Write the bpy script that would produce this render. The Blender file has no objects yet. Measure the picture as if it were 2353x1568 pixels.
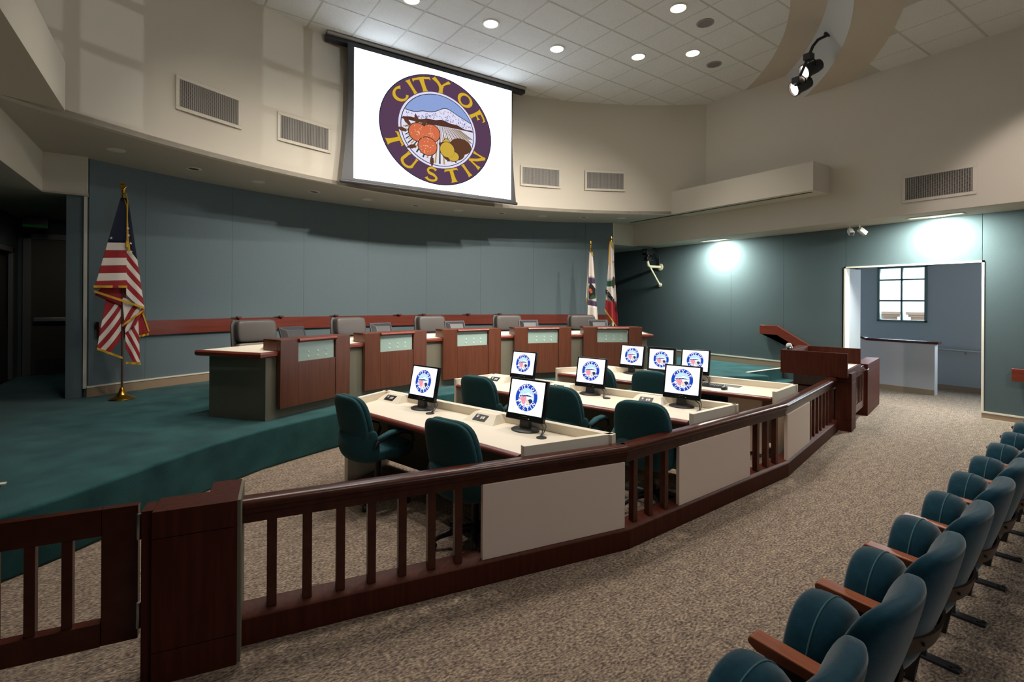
import bpy, bmesh, math, random
from math import sin, cos, radians as R, pi
from mathutils import Matrix, Vector
random.seed(7)
C = bpy.context.scene.collection
SC = bpy.context.scene

# ---------------------------------------------------------------- camera, world, exposure
cam_d = bpy.data.cameras.new('camera'); cam = bpy.data.objects.new('camera', cam_d); C.objects.link(cam)
cam_d.sensor_width = 36.0; cam_d.lens = 36.0 * 1150 / 2353; cam_d.shift_y = -94 / 2353.0
cam_d.clip_start = 0.02
cam.matrix_world = Matrix.Translation((0, 0, 1.783)) @ Matrix.Rotation(R(-33.245), 4, 'Z') @ Matrix.Rotation(R(90), 4, 'X') @ Matrix.Rotation(0.006, 4, 'Z')
SC.camera = cam
wd = bpy.data.worlds.new('sky'); SC.world = wd; wd.use_nodes = True
bg = wd.node_tree.nodes['Background']; bg.inputs[0].default_value = (0.80, 0.90, 1.0, 1); bg.inputs[1].default_value = 6.0
SC.view_settings.view_transform = 'Standard'; SC.view_settings.look = 'None'
SC.view_settings.gamma = 1.0; SC.view_settings.use_curve_mapping = False
SC.view_settings.exposure = 0.06
SC.cycles.use_denoising = True
SC.cycles.max_bounces = 8
SC.cycles.diffuse_bounces = 5
SC.cycles.sample_clamp_indirect = 4.0
SC.cycles.caustics_reflective = False; SC.cycles.caustics_refractive = False
WARM = (1.0, 0.91, 0.80)
P_DOWN = 190.0       # ceiling downlights
P_AISLE = 105.0       # lower audience ceiling downlights
P_WASH = 200.0        # recessed wall washers on the right
P_STAGE = 160.0       # stage spotlights

# ---------------------------------------------------------------- helpers
FRM = {}
def lin(c):
    def f(v):
        v /= 255.0
        return v / 12.92 if v <= 0.04045 else ((v + 0.055) / 1.055) ** 2.4
    return (f(c[0]), f(c[1]), f(c[2]), 1.0)

def frame(o):
    return FRM.get(o.name, Matrix.Identity(4))

class MB:
    def __init__(s): s.bm = bmesh.new()
    def face(s, vs, mi=0):
        try:
            f = s.bm.faces.new(vs); f.material_index = mi; return f
        except ValueError: return None
    def poly(s, pts, mi=0):
        return s.face([s.bm.verts.new(p) for p in pts], mi)
    def box(s, x0, x1, y0, y1, z0, z1, mi=0, M=None):
        x0, x1 = min(x0, x1), max(x0, x1); y0, y1 = min(y0, y1), max(y0, y1); z0, z1 = min(z0, z1), max(z0, z1)
        P = [(x0,y0,z0),(x1,y0,z0),(x1,y1,z0),(x0,y1,z0),(x0,y0,z1),(x1,y0,z1),(x1,y1,z1),(x0,y1,z1)]
        v = [s.bm.verts.new(M @ Vector(p) if M else p) for p in P]
        for f in ((0,3,2,1),(4,5,6,7),(0,1,5,4),(1,2,6,5),(2,3,7,6),(3,0,4,7)): s.face([v[i] for i in f], mi)
        return s
    def prism(s, pts, z0, z1, mi=0, M=None, mi_side=None):
        # pts: 2d outline, counter-clockwise, may be concave
        n = len(pts); T = (lambda p: M @ Vector(p)) if M else (lambda p: p)
        a = sum(pts[i][0]*pts[(i+1)%n][1]-pts[(i+1)%n][0]*pts[i][1] for i in range(n))
        if a < 0: pts = pts[::-1]
        lo = [s.bm.verts.new(T((p[0],p[1],z0))) for p in pts]; hi = [s.bm.verts.new(T((p[0],p[1],z1))) for p in pts]
        fs = [s.face(hi, mi), s.face(lo[::-1], mi)]
        for i in range(n): s.face([lo[i], lo[(i+1)%n], hi[(i+1)%n], hi[i]], mi if mi_side is None else mi_side)
        if n > 4: bmesh.ops.triangulate(s.bm, faces=[f for f in fs if f])
        return s
    def xprism(s, pts, x0, x1, mi=0):   # outline in (y,z), extruded along x
        n = len(pts)
        a = [s.bm.verts.new((x0,p[0],p[1])) for p in pts]; b = [s.bm.verts.new((x1,p[0],p[1])) for p in pts]
        fs = [s.face(a[::-1], mi), s.face(b, mi)]
        for i in range(n): s.face([a[i], a[(i+1)%n], b[(i+1)%n], b[i]], mi)
        if n > 4: bmesh.ops.triangulate(s.bm, faces=[f for f in fs if f])
        return s
    def loft(s, rings, mi=0, cap=True, closed=True):
        vs = [[s.bm.verts.new(p) for p in r] for r in rings]; n = len(rings[0])
        for a, b in zip(vs, vs[1:]):
            for i in range(n if closed else n-1): s.face([a[i], a[(i+1)%n], b[(i+1)%n], b[i]], mi)
        if cap and closed:
            s.face(vs[0][::-1], mi); s.face(vs[-1], mi)
        return s
    def lathe(s, prof, c=(0,0,0), n=20, mi=0):
        return s.loft([[(c[0]+r*cos(2*pi*i/n), c[1]+r*sin(2*pi*i/n), c[2]+z) for i in range(n)] for r, z in prof], mi)
    def tube(s, path, r, n=8, mi=0):
        P = [Vector(p) for p in path]; rings = []; up = Vector((0.0123, 0.034, 1)).normalized()
        for i, p in enumerate(P):
            d = (P[min(i+1, len(P)-1)] - P[max(i-1, 0)]).normalized()
            u = up if abs(d.dot(up)) < 0.95 else Vector((1, 0, 0))
            a = d.cross(u).normalized(); b = a.cross(d).normalized()
            rr = r[i] if isinstance(r, (list, tuple)) else r
            rings.append([p + a*rr*cos(2*pi*k/n) + b*rr*sin(2*pi*k/n) for k in range(n)])
        return s.loft(rings, mi)
    def strip(s, path, prof, mi=0, closed=True):
        # sweep profile (offset to the left, z) along a 2d path with mitred corners
        rings = []
        for i, p in enumerate(path):
            p = Vector(p)
            d0 = (p - Vector(path[i-1])).normalized() if i else None
            d1 = (Vector(path[i+1]) - p).normalized() if i < len(path)-1 else None
            if d0 is None: d0 = d1
            if d1 is None: d1 = d0
            n0 = Vector((-d0.y, d0.x)); n1 = Vector((-d1.y, d1.x)); m = (n0+n1).normalized(); m = m / max(0.3, m.dot(n0))
            rings.append([(p.x+m.x*o, p.y+m.y*o, z) for o, z in prof])
        return s.loft(rings, mi, True, closed)
    def surf(s, fn, nu, nv, mi=0):
        vs = [[s.bm.verts.new(fn(i/nu, j/nv)) for j in range(nv+1)] for i in range(nu+1)]
        for i in range(nu):
            for j in range(nv): s.face([vs[i][j], vs[i+1][j], vs[i+1][j+1], vs[i][j+1]], mi(i/nu, j/nv) if callable(mi) else mi)
        return s
    def build(s, name, mats, parent=None, world=False, smooth=None, bevel=0, bseg=2, subsurf=0, solid=0, recalc=True, kind=None, label=None):
        bm = s.bm
        if recalc: bmesh.ops.recalc_face_normals(bm, faces=bm.faces[:])
        me = bpy.data.meshes.new(name)
        if world and parent is not None: bm.transform(frame(parent).inverted())
        bm.to_mesh(me); bm.free()
        for m in (mats if isinstance(mats, (list, tuple)) else [mats]): me.materials.append(m)
        if smooth is not None or subsurf:
            for p in me.polygons: p.use_smooth = True
            if smooth is not None and not subsurf: me.set_sharp_from_angle(angle=R(smooth))
        o = bpy.data.objects.new(name, me); C.objects.link(o)
        if parent is not None:
            o.parent = parent
            FRM[o.name] = frame(parent)
        if solid:
            md = o.modifiers.new('solidify', 'SOLIDIFY'); md.thickness = solid; md.offset = 0
        if bevel:
            md = o.modifiers.new('bevel', 'BEVEL'); md.width = bevel; md.segments = bseg; md.limit_method = 'ANGLE'; md.angle_limit = R(35)
            if smooth is None:
                for p in me.polygons: p.use_smooth = True
                md.harden_normals = True
        if subsurf:
            md = o.modifiers.new('subsurf', 'SUBSURF'); md.levels = subsurf; md.render_levels = subsurf
        if kind: o['kind'] = kind
        if label: o['label'] = label
        return o

def tag(o, label, cat, group=None):
    o['label'] = label; o['category'] = cat
    if group: o['group'] = group
    return o
def thing(name, label, cat, loc=(0,0,0), az=0.0, group=None):
    o = bpy.data.objects.new(name, None); C.objects.link(o)
    o.location = loc; o.rotation_euler = (0, 0, R(-az)); o.empty_display_size = 0.1
    FRM[o.name] = Matrix.Translation(loc) @ Matrix.Rotation(R(-az), 4, 'Z')
    return tag(o, label, cat, group)
def holder(name, label=None):
    o = bpy.data.objects.new(name, None); C.objects.link(o); o['kind'] = 'structure'; o.empty_display_size = 0.1
    if label: o['label'] = label
    return o
def struct(mb, name, mats, label=None, **k):
    o = mb.build(name, mats, kind='structure', **k)
    if label: o['label'] = label
    return o
def dup(src, loc, az, label, group=None):
    r = src.copy(); C.objects.link(r); r.location = loc; r.rotation_euler = (0, 0, R(-az)); r['label'] = label
    if group: r['group'] = group
    FRM[r.name] = Matrix.Translation(loc) @ Matrix.Rotation(R(-az), 4, 'Z')
    kids = [c for c in src.children]
    for ch in kids:
        c = ch.copy(); C.objects.link(c); c.parent = r
        for g in ch.children:
            d = g.copy(); C.objects.link(d); d.parent = c
    return r
def rrect(w, h, r, n=5, cx=0, cy=0):
    pts = []
    for (sx, sy, a0) in ((1,1,0),(-1,1,90),(-1,-1,180),(1,-1,270)):
        for k in range(n+1):
            a = R(a0 + 90*k/n); pts.append((cx+sx*(w/2-r)+r*cos(a), cy+sy*(h/2-r)+r*sin(a)))
    return pts
def sell(w, d, e, n=24):     # super-ellipse ring
    out = []
    for i in range(n):
        a = 2*pi*i/n; c, s_ = cos(a), sin(a)
        out.append((w/2*math.copysign(abs(c)**e, c), d/2*math.copysign(abs(s_)**e, s_)))
    return out
def arcp(c, r, a): return (c[0]+r*sin(R(a)), c[1]+r*cos(R(a)))
def lerp(a, b, f): return a+(b-a)*f
def cushion(mb, w, d, h, cx, cy, z0, bulge=0.3, e=0.35, n=28, mi=0):
    # upholstered pad: super-ellipse plan with rounded top and bottom edges
    rings = []
    for f, k in ((0,.90),(.06,.96),(.2,1.0),(.7,1.0),(.88,.97),(.97,.90),(1.0,.78)):
        rings.append([(cx+x*k, cy+y*k, z0+h*f) for x, y in sell(w, d, e, n)])
    top = [(cx+x*.45, cy+y*.45, z0+h*(1+bulge*.12)) for x, y in sell(w, d, .6, n)]
    rings.append(top)
    mb.loft(rings, mi)
    return mb

# ---------------------------------------------------------------- materials
def nodes_of(name):
    m = bpy.data.materials.new(name); m.use_nodes = True; nt = m.node_tree
    return m, nt, nt.nodes['Principled BSDF']
def M(name, rgb, rough=.5, metal=0.0, rgb2=None, vscale=4.0, stretch=(1,1,1), detail=4, bump=0.0, bscale=60.0, bstretch=(1,1,1), sheen=0.0, coat=0.0, spec=0.5, contrast=(0.3,0.7), emit=None, estr=0.0):
    m, nt, b = nodes_of(name); L = nt.links
    b.inputs['Base Color'].default_value = lin(rgb); b.inputs['Roughness'].default_value = rough; b.inputs['Metallic'].default_value = metal
    b.inputs['Specular IOR Level'].default_value = spec
    if sheen: b.inputs['Sheen Weight'].default_value = sheen; b.inputs['Sheen Roughness'].default_value = 0.35
    if coat: b.inputs['Coat Weight'].default_value = coat; b.inputs['Coat Roughness'].default_value = 0.12
    tc = nt.nodes.new('ShaderNodeTexCoord')
    if rgb2 is not None:
        mp = nt.nodes.new('ShaderNodeMapping'); mp.inputs['Scale'].default_value = stretch
        nz = nt.nodes.new('ShaderNodeTexNoise'); nz.inputs['Scale'].default_value = vscale; nz.inputs['Detail'].default_value = detail
        cr = nt.nodes.new('ShaderNodeValToRGB'); cr.color_ramp.elements[0].position = contrast[0]; cr.color_ramp.elements[1].position = contrast[1]
        cr.color_ramp.elements[0].color = lin(rgb); cr.color_ramp.elements[1].color = lin(rgb2)
        L.new(tc.outputs['Object'], mp.inputs['Vector']); L.new(mp.outputs[0], nz.inputs['Vector']); L.new(nz.outputs['Fac'], cr.inputs[0]); L.new(cr.outputs[0], b.inputs['Base Color'])
    if bump:
        mp2 = nt.nodes.new('ShaderNodeMapping'); mp2.inputs['Scale'].default_value = bstretch
        n2 = nt.nodes.new('ShaderNodeTexNoise'); n2.inputs['Scale'].default_value = bscale; n2.inputs['Detail'].default_value = 3
        bp = nt.nodes.new('ShaderNodeBump'); bp.inputs['Strength'].default_value = bump; bp.inputs['Distance'].default_value = 0.01
        L.new(tc.outputs['Object'], mp2.inputs['Vector']); L.new(mp2.outputs[0], n2.inputs['Vector']); L.new(n2.outputs['Fac'], bp.inputs['Height']); L.new(bp.outputs[0], b.inputs['Normal'])
    if emit:
        b.inputs['Emission Color'].default_value = lin(emit); b.inputs['Emission Strength'].default_value = estr
    return m
def E(name, rgb, strength):
    m, nt, b = nodes_of(name)
    nt.nodes.remove(b); e = nt.nodes.new('ShaderNodeEmission'); e.inputs[0].default_value = lin(rgb); e.inputs[1].default_value = strength
    nt.links.new(e.outputs[0], nt.nodes['Material Output'].inputs[0]); return m
def glass_mat(name, tint=(235,245,250)):
    m, nt, b = nodes_of(name); nt.nodes.remove(b)
    t = nt.nodes.new('ShaderNodeBsdfTransparent'); t.inputs[0].default_value = lin(tint)
    g = nt.nodes.new('ShaderNodeBsdfGlossy'); g.inputs['Roughness'].default_value = 0.02
    f = nt.nodes.new('ShaderNodeFresnel'); mx = nt.nodes.new('ShaderNodeMixShader')
    nt.links.new(f.outputs[0], mx.inputs[0]); nt.links.new(t.outputs[0], mx.inputs[1]); nt.links.new(g.outputs[0], mx.inputs[2])
    nt.links.new(mx.outputs[0], nt.nodes['Material Output'].inputs[0]); return m
def carpet_mat(name, cols, scale=(1,1,1), bump=1.0, fine=46.0):
    # loop-pile: fine light/dark speckle over wide drifting blotches
    m, nt, b = nodes_of(name); L = nt.links; b.inputs['Roughness'].default_value = .95; b.inputs['Specular IOR Level'].default_value = .1
    tc = nt.nodes.new('ShaderNodeTexCoord'); mp = nt.nodes.new('ShaderNodeMapping'); mp.inputs['Scale'].default_value = scale
    L.new(tc.outputs['Object'], mp.inputs[0])
    n1 = nt.nodes.new('ShaderNodeTexNoise'); n1.inputs['Scale'].default_value = fine; n1.inputs['Detail'].default_value = 3
    n2 = nt.nodes.new('ShaderNodeTexNoise'); n2.inputs['Scale'].default_value = 9.0; n2.inputs['Detail'].default_value = 6; n2.inputs['Roughness'].default_value = .7
    mx = nt.nodes.new('ShaderNodeMath'); mx.operation = 'MULTIPLY_ADD'; mx.inputs[1].default_value = 0.68
    sc2 = nt.nodes.new('ShaderNodeMath'); sc2.operation = 'MULTIPLY'; sc2.inputs[1].default_value = 0.32
    for n_ in (n1, n2): L.new(mp.outputs[0], n_.inputs['Vector'])
    L.new(n1.outputs['Fac'], mx.inputs[0]); L.new(n2.outputs['Fac'], sc2.inputs[0]); L.new(sc2.outputs[0], mx.inputs[2])
    cr = nt.nodes.new('ShaderNodeValToRGB'); el = cr.color_ramp.elements
    el[0].position = .38; el[0].color = lin(cols[0]); el[1].position = .62; el[1].color = lin(cols[-1])
    for k, c in enumerate(cols[1:-1]):
        e_ = el.new(.38+.24*(k+1)/(len(cols)-1)); e_.color = lin(c)
    L.new(mx.outputs[0], cr.inputs[0]); L.new(cr.outputs[0], b.inputs['Base Color'])
    bp = nt.nodes.new('ShaderNodeBump'); bp.inputs['Strength'].default_value = bump; bp.inputs['Distance'].default_value = .012
    L.new(n1.outputs['Fac'], bp.inputs['Height']); L.new(bp.outputs[0], b.inputs['Normal'])
    return m

m_carpet = carpet_mat('tan_loop_carpet', [(88,77,74),(122,108,98),(148,132,116),(178,161,139)], scale=(1,1.9,1))
m_teal_carpet = M('teal_plush_carpet', (30,68,71), .95, rgb2=(50,94,95), vscale=3.2, detail=6, bump=.5, bscale=220, spec=.1, sheen=.25, contrast=(.3,.72))
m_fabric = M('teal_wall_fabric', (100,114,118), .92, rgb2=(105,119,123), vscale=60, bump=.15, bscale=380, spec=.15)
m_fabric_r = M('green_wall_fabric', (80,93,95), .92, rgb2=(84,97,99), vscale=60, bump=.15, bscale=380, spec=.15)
m_fabric_back = M('wall_backing', (80,94,98), .9)
m_plaster = M('cream_plaster', (206,198,182), .85, bump=.08, bscale=120, spec=.2)
m_soffit = M('soffit_plaster', (188,178,164), .85, bump=.06, bscale=120, spec=.2)
m_beam = M('tan_plaster', (196,184,168), .85, bump=.05, bscale=120, spec=.2)
m_beamface = M('grey_plaster', (190,190,186), .8, bump=.05, bscale=120, spec=.2)
m_tile = M('ceiling_tile_mineral_fibre', (214,214,209), .95, rgb2=(230,229,224), vscale=60, bump=.8, bscale=75, spec=.1)
m_grid = M('ceiling_grid_painted', (190,190,180), .6)
m_trim = M('off_white_trim', (222,216,200), .5)
m_base = M('taupe_vinyl_baseboard', (150,128,104), .6)
m_hall = M('dark_hall_paint', (70,84,80), .85)
m_blue = M('blue_grey_paint', (168,174,178), .85, spec=.2)
m_halfwall = M('pale_grey_paint', (186,186,190), .85, spec=.2)
m_door = M('dark_door', (62,58,50), .6)
m_dframe = M('door_frame_metal', (92,92,88), .5)
WS = dict(stretch=(9,9,.6), vscale=3.2, detail=7, contrast=(.25,.75))
m_wood = M('cherry_wood', (80,39,22), .4, rgb2=(106,57,33), coat=.15, **WS)
m_wood_red = M('red_cherry_wood', (98,36,22), .35, rgb2=(122,50,32), coat=.2, stretch=(.7,.7,9), vscale=3.2, detail=7, contrast=(.25,.75))
m_dark = M('dark_mahogany', (56,21,13), .27, rgb2=(78,35,21), spec=.35, coat=.0, stretch=(1.2,1.2,1.2), vscale=9, detail=6, contrast=(.25,.75))
m_post = M('mahogany_laminate', (58,23,15), .5, rgb2=(82,38,25), spec=.14, coat=0, stretch=(10,10,.7), vscale=3.4, detail=7, contrast=(.25,.75))
m_arm = M('oiled_oak', (128,62,36), .42, rgb2=(158,86,52), spec=.35, coat=.0, stretch=(14,.9,14), vscale=3.0, detail=7, contrast=(.25,.75))
m_lam = M('beige_laminate', (234,224,206), .5, spec=.35)
m_panel = M('taupe_laminate', (222,201,186), .55, spec=.3)
m_bench = M('grey_green_laminate', (112,108,92), .6, spec=.3)
m_gla = M('frosted_glass', (158,182,172), .25, spec=.6)
m_dot = M('glass_light_dot', (188,210,200), .3)
m_black = M('black_plastic', (22,22,24), .45)
m_blackg = M('black_gloss_plastic', (20,20,24), .22)
m_grey_pl = M('grey_plastic', (48,48,52), .4)
m_metal = M('brushed_steel', (190,190,190), .3, metal=1.0)
m_chrome = M('chrome', (225,225,228), .08, metal=1.0)
m_brass = M('polished_brass', (200,150,60), .2, metal=1.0)
m_gold = M('gold_fringe', (205,160,40), .7, bump=.6, bscale=160)
m_leather = M('grey_leather', (80,75,72), .42, bump=.12, bscale=150, spec=.5)
m_leather2 = M('pale_grey_leather', (118,110,102), .42, bump=.12, bscale=150, spec=.5)
m_uph = M('dark_teal_upholstery', (38,74,80), .9, rgb2=(50,90,96), vscale=160, bump=.3, bscale=300, spec=.15, sheen=.15)
m_velvet = M('blue_teal_velvet', (8,50,66), .85, rgb2=(14,62,78), vscale=30, bump=.15, bscale=300, spec=.15, sheen=.6)
m_piping = M('velvet_piping', (60,98,108), .8)
m_strap = M('brown_metal_strap', (72,54,44), .45, metal=.3)
m_ivory = M('ivory_pipe', (232,222,190), .4)
m_vent_dark = M('vent_dark_inside', (40,36,32), .8)
m_vent = M('vent_metal', (146,140,132), .5)
m_white_pl = M('white_plastic', (215,212,205), .5)
m_spk = M('speaker_mesh_grey', (120,116,112), .7)
m_lamp = E('lamp_glow', (255,244,226), 22.0)
m_tube = E('tube_glow', (236,255,246), 1.0)
m_spotglow = E('spot_glow', (255,232,214), 7.0)
m_glass = glass_mat('window_glass')
m_mull = M('green_grey_window_frame', (96,116,112), .5)
m_stone = M('tan_stone_pedestal', (150,116,92), .8, bump=.2, bscale=40)
m_white_st = M('white_stucco', (235,238,240), .9)
m_pave = M('pale_paving', (200,198,192), .9)
m_flag_r = M('flag_red', (150,24,32), .75, bump=.1, bscale=40); m_flag_w = M('flag_white', (222,210,200), .75); m_flag_b = M('flag_navy', (16,20,48), .8)
m_flag_g = M('flag_green', (28,80,58), .8); m_flag_br = M('flag_brown', (70,48,34), .8); m_flag_p = M('flag_purple', (66,52,84), .8); m_flag_o = M('flag_orange', (190,92,52), .8); m_flag_k = M('flag_black', (22,20,20), .8)

# ================================================================ SETTING
ZD, ZS, Z1, ZC, ZC2 = 0.42, 3.16, 3.685, 6.063, 5.54
UP_C, UP_R = (4.138, 0.695), 8.1
BK_C, BK_R = (3.825, 1.367), 9.0
TR, TL, UR, UL, SB = 10.30, -2.40, 9.47, -1.55, 11.9
struct(MB().box(-2.6, 13.4, -6, 12.1, -.08, 0), 'floor', m_carpet)
dais = [(-2.4,5.06),(-1.07,5.06),(-1.05,4.28),(-.878,4.386),(-.657,4.566),(-.291,4.922),(.193,5.399),(.703,5.778),(1.145,5.994),(1.522,6.162),(2.6,6.5),(3.9,6.66),(5.2,6.55),(6.6,6.2),(7.89,5.66),(8.77,5.23),(9.02,5.1),(9.02,5.54),(10.3,5.54),(10.3,11.9),(-2.4,11.9)]
struct(MB().prism(dais, 0, ZD), 'stage_platform', m_teal_carpet, label='raised stage platform carpeted in teal plush', bevel=.025, bseg=3)
struct(MB().box(-2.4, -1.07, 4.72, 5.06, 0, .21), 'step_left', m_teal_carpet, bevel=.015)
struct(MB().box(9.02, 10.3, 5.2, 5.54, 0, .21), 'step_right', m_teal_carpet, bevel=.015)
struct(MB().box(-2.38, -1.08, 5.05, 5.10, ZD-.002, ZD+.008), 'trim_2', m_trim, label='pale nosing strip along top of left stage steps')
struct(MB().box(9.03, 10.28, 5.53, 5.58, ZD-.002, ZD+.008), 'trim_3', m_trim, label='pale nosing strip along top of right stage steps')

# back wall of the stage: fabric panels on a curved backing
def arc_strip(mb, c, r0, r1, a0, a1, z0, z1, n=8, mi=0):
    rings = []
    for i in range(n+1):
        a = lerp(a0, a1, i/n); p, q = arcp(c, r0, a), arcp(c, r1, a)
        rings.append([(p[0],p[1],z0),(q[0],q[1],z0),(q[0],q[1],z1),(p[0],p[1],z1)])
    return mb.loft(rings, mi)
wb = struct(arc_strip(MB(), BK_C, 9.03, 9.14, -33.3, 33.3, ZD, Z1+.1, 48), 'wall_back', m_fabric_back)
seams = [-33.1,-28.6,-20.4,-12.3,-4.0,4.3,12.5,20.8,29.0,33.3]
for a0, a1 in zip(seams, seams[1:]):
    arc_strip(MB(), BK_C, 9.0, 9.035, a0+.004, a1-.004, ZD+.15, Z1+.02, 8).build('fabric_panel', m_fabric, wb, bevel=.002, bseg=1)
struct(arc_strip(MB(), BK_C, 8.99, 9.04, -33.25, 33.3, ZD, ZD+.125, 48), 'baseboard_back', m_base)
struct(arc_strip(MB(), BK_C, 8.98, 9.03, -33.25, 33.3, ZD+.128, ZD+.15, 48), 'trim_4', m_trim, label='thin off-white strip above the back baseboard')
for a, nm, x in ((-33.3, 'trim_5', 1), (33.35, 'trim_6', 1)):
    p = arcp(BK_C, 9.02, a)
    struct(MB().box(p[0]-.018, p[0]+.018, p[1]-.02, p[1]+.02, ZD+.12, Z1), nm, m_trim, label='off-white edge strip at the %s end of the back wall' % ('left' if a < 0 else 'right'))
p = arcp(BK_C, 9.02, -33.3)
struct(MB().box(p[0]-.20, p[0]-.03, p[1]-.0, p[1]+.10, ZD, ZS), 'wall_end', m_fabric, label='narrow teal end of the back wall beside the dark hall')

# right and left side walls
wr = MB()
wr.box(TR+.03, TR+.15, 4.39, SB, 0, 6.2); wr.box(TR+.03, TR+.15, -6, 2.48, 0, 6.2); wr.box(TR+.03, TR+.15, 2.48, 4.39, 2.41, 6.2)
wr = struct(wr, 'wall_right', m_fabric_back)
for s0, s1, z0 in ((10.65,SB,.57),(9.35,10.65,.57),(8.02,9.35,.57),(6.72,8.02,.57),(5.54,6.72,.57),(4.39,5.54,.12),(1.2,2.48,.12),(-.1,1.2,.12),(-1.4,-.1,.12),(-2.7,-1.4,.12),(-6,-2.7,.12)):
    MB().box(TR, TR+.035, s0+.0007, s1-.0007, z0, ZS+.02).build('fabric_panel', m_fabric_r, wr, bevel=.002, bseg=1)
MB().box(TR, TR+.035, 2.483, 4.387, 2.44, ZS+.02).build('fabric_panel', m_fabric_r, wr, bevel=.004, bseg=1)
struct(MB().box(TR-.01, TR+.03, 5.54, SB, ZD, ZD+.12), 'baseboard_right', m_base)
struct(MB().box(TR-.015, TR+.03, 5.54, SB, ZD+.122, ZD+.148), 'trim_7', m_trim, label='thin off-white strip above the stage baseboard on the right')
bb = MB(); bb.box(TR-.01, TR+.03, -6, 2.48, 0, .09); bb.box(TR-.01, TR+.03, 4.39, 5.2, 0, .09)
struct(bb, 'baseboard_right_aisle', m_base)
t8 = MB(); t8.box(TR-.015, TR+.03, -6, 2.48, .093, .118); t8.box(TR-.016, TR+.03, -6, 2.48, 0, .012); t8.box(TR-.015, TR+.03, 4.39, 5.2, .093, .118)
struct(t8, 'trim_8', m_trim, label='thin off-white strip above the aisle baseboard')
t9 = MB(); t9.box(TR-.012, TR+.15, 2.455, 2.485, .09, 2.44); t9.box(TR-.012, TR+.15, 4.385, 4.415, .0, 2.44); t9.box(TR-.012, TR+.15, 2.455, 4.415, 2.41, 2.44)
struct(t9, 'trim_9', m_trim, label='off-white casing round the side opening')
struct(MB().box(TR+.0, TR+.62, 4.39, 4.44, 0, 2.41), 'wall_reveal', m_blue, label='pale reveal at the left of the side opening')
wl = MB(); wl.box(TL-.15, TL, -6, 10.55, 0, 6.2); wl.box(TL-.15, TL, 11.5, SB, 0, 6.2); wl.box(TL-.15, TL, 10.55, 11.5, 2.57, 6.2)
wl.box(TL-.3, TL-.15, 10.2, SB+.1, 0, 3.2)  # unseen backing added behind the side door to stop a light leak
struct(wl, 'wall_left', m_hall)
struct(MB().box(-2.6, 13.4, SB, SB+.15, 0, 6.2), 'wall_rear_hall', m_hall)
fwb = MB(); FW = [(2.2,3.4),(4.4,5.6)]
fwb.box(-2.6,13.4,-6.15,-6,0,3.0); fwb.box(-2.6,13.4,-6.15,-6,4.8,6.2)
for a_, b_ in zip([-2.6]+[w_[1] for w_ in FW], [w_[0] for w_ in FW]+[13.4]): fwb.box(a_,b_,-6.15,-6,3.0,4.8)
struct(fwb, 'wall_front', m_plaster)
for k, (a_, b_) in enumerate(FW):
    w = holder('window_%d' % (k+3), 'high window at the back of the room')
    f = MB(); f.box(a_,a_+.06,-6.12,-6.02,3.0,4.8); f.box(b_-.06,b_,-6.12,-6.02,3.0,4.8); f.box(a_,b_,-6.12,-6.02,3.0,3.06); f.box(a_,b_,-6.12,-6.02,4.74,4.8); f.build('frame', m_mull, w)
    MB().box((a_+b_)/2-.05,(a_+b_)/2+.05,-6.1,-6.04,3.06,4.74).build('mullion', m_mull, w)
    for z in (3.6, 4.1): MB().box(a_+.06,b_-.06,-6.1,-6.04,z-.04,z+.04).build('mullion', m_mull, w)
struct(MB().box(-2.6, 10.5, -6.1, 12.1, 6.2, 6.3), 'roof_slab', m_plaster)  # unseen slab added above the ceilings to stop sky light leaking in

# upper walls and soffits
aL, aR = -44.6, 41.2
struct(arc_strip(MB(), UP_C, UP_R, UP_R+.1, aL, aR, Z1-.002, 6.15, 64), 'wall_upper_back', m_plaster, smooth=30)
struct(MB().box(UR, UR+.09, -6, 8.9, ZS+.001, 6.15), 'wall_upper_right', m_plaster)
struct(MB().box(UL-.09, UL, -6, 8.9, ZS+.001, 6.15), 'wall_upper_left', m_plaster)
so = [arcp(UP_C, UP_R, lerp(aL, aR, i/64)) for i in range(65)] + [(UR, 8.9), (8.76, 8.9)] + [arcp(BK_C, BK_R+.05, lerp(33.3, -33.3, i/48)) for i in range(49)] + [(UL, 8.85)]
struct(MB().prism(so, Z1, Z1+.06), 'ceiling_soffit', m_soffit, label='curved plaster soffit over the stage back')
rb = MB(); rb.prism([(8.9, 4.3), (UR, 4.3), (UR, 7.2), (8.9, 7.246)], Z1-.003, 4.17)
rb = struct(rb, 'wall_ledge_right', m_plaster, label='white boxed screen housing projecting over the right side')
struct(MB().prism([(9.03, 4.40), (9.10, 4.40), (9.10, 8.6), (9.03, 8.6)], Z1-.006, Z1+.03), 'trim_10', m_black, label='long black slot under the boxed ledge on the right')
struct(MB().prism([(UL, 3.2), (-1.02, 3.2), (-1.02, 6.75), (UL, 6.5)], Z1-.003, 4.17), 'wall_ledge_left', m_plaster, label='white boxed housing projecting at the upper left')
struct(MB().box(8.76, UR+.09, 8.893, 8.96, ZS+.02, Z1+.05), 'wall_return_right', m_plaster)
struct(MB().box(UL-.09, -1.1, 8.812, 8.88, ZS+.02, Z1+.05), 'wall_return_left', m_plaster)
ss = MB(); ss.box(UR+.002, TR+.1, -6, 8.95, ZS, ZS+.05); ss.box(8.74, TR+.1, 8.9, SB+.05, ZS, ZS+.05)
struct(ss, 'ceiling_soffit_right', m_soffit)
ss = MB(); ss.box(TL-.1, UL-.002, -6, 8.85, ZS, ZS+.05); ss.box(TL-.1, -1.1, 8.82, SB+.05, ZS, ZS+.05); ss.box(-1.2, 8.8, 10.5, SB+.05, ZS, ZS+.05)
struct(ss, 'ceiling_soffit_left', m_soffit)

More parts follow.
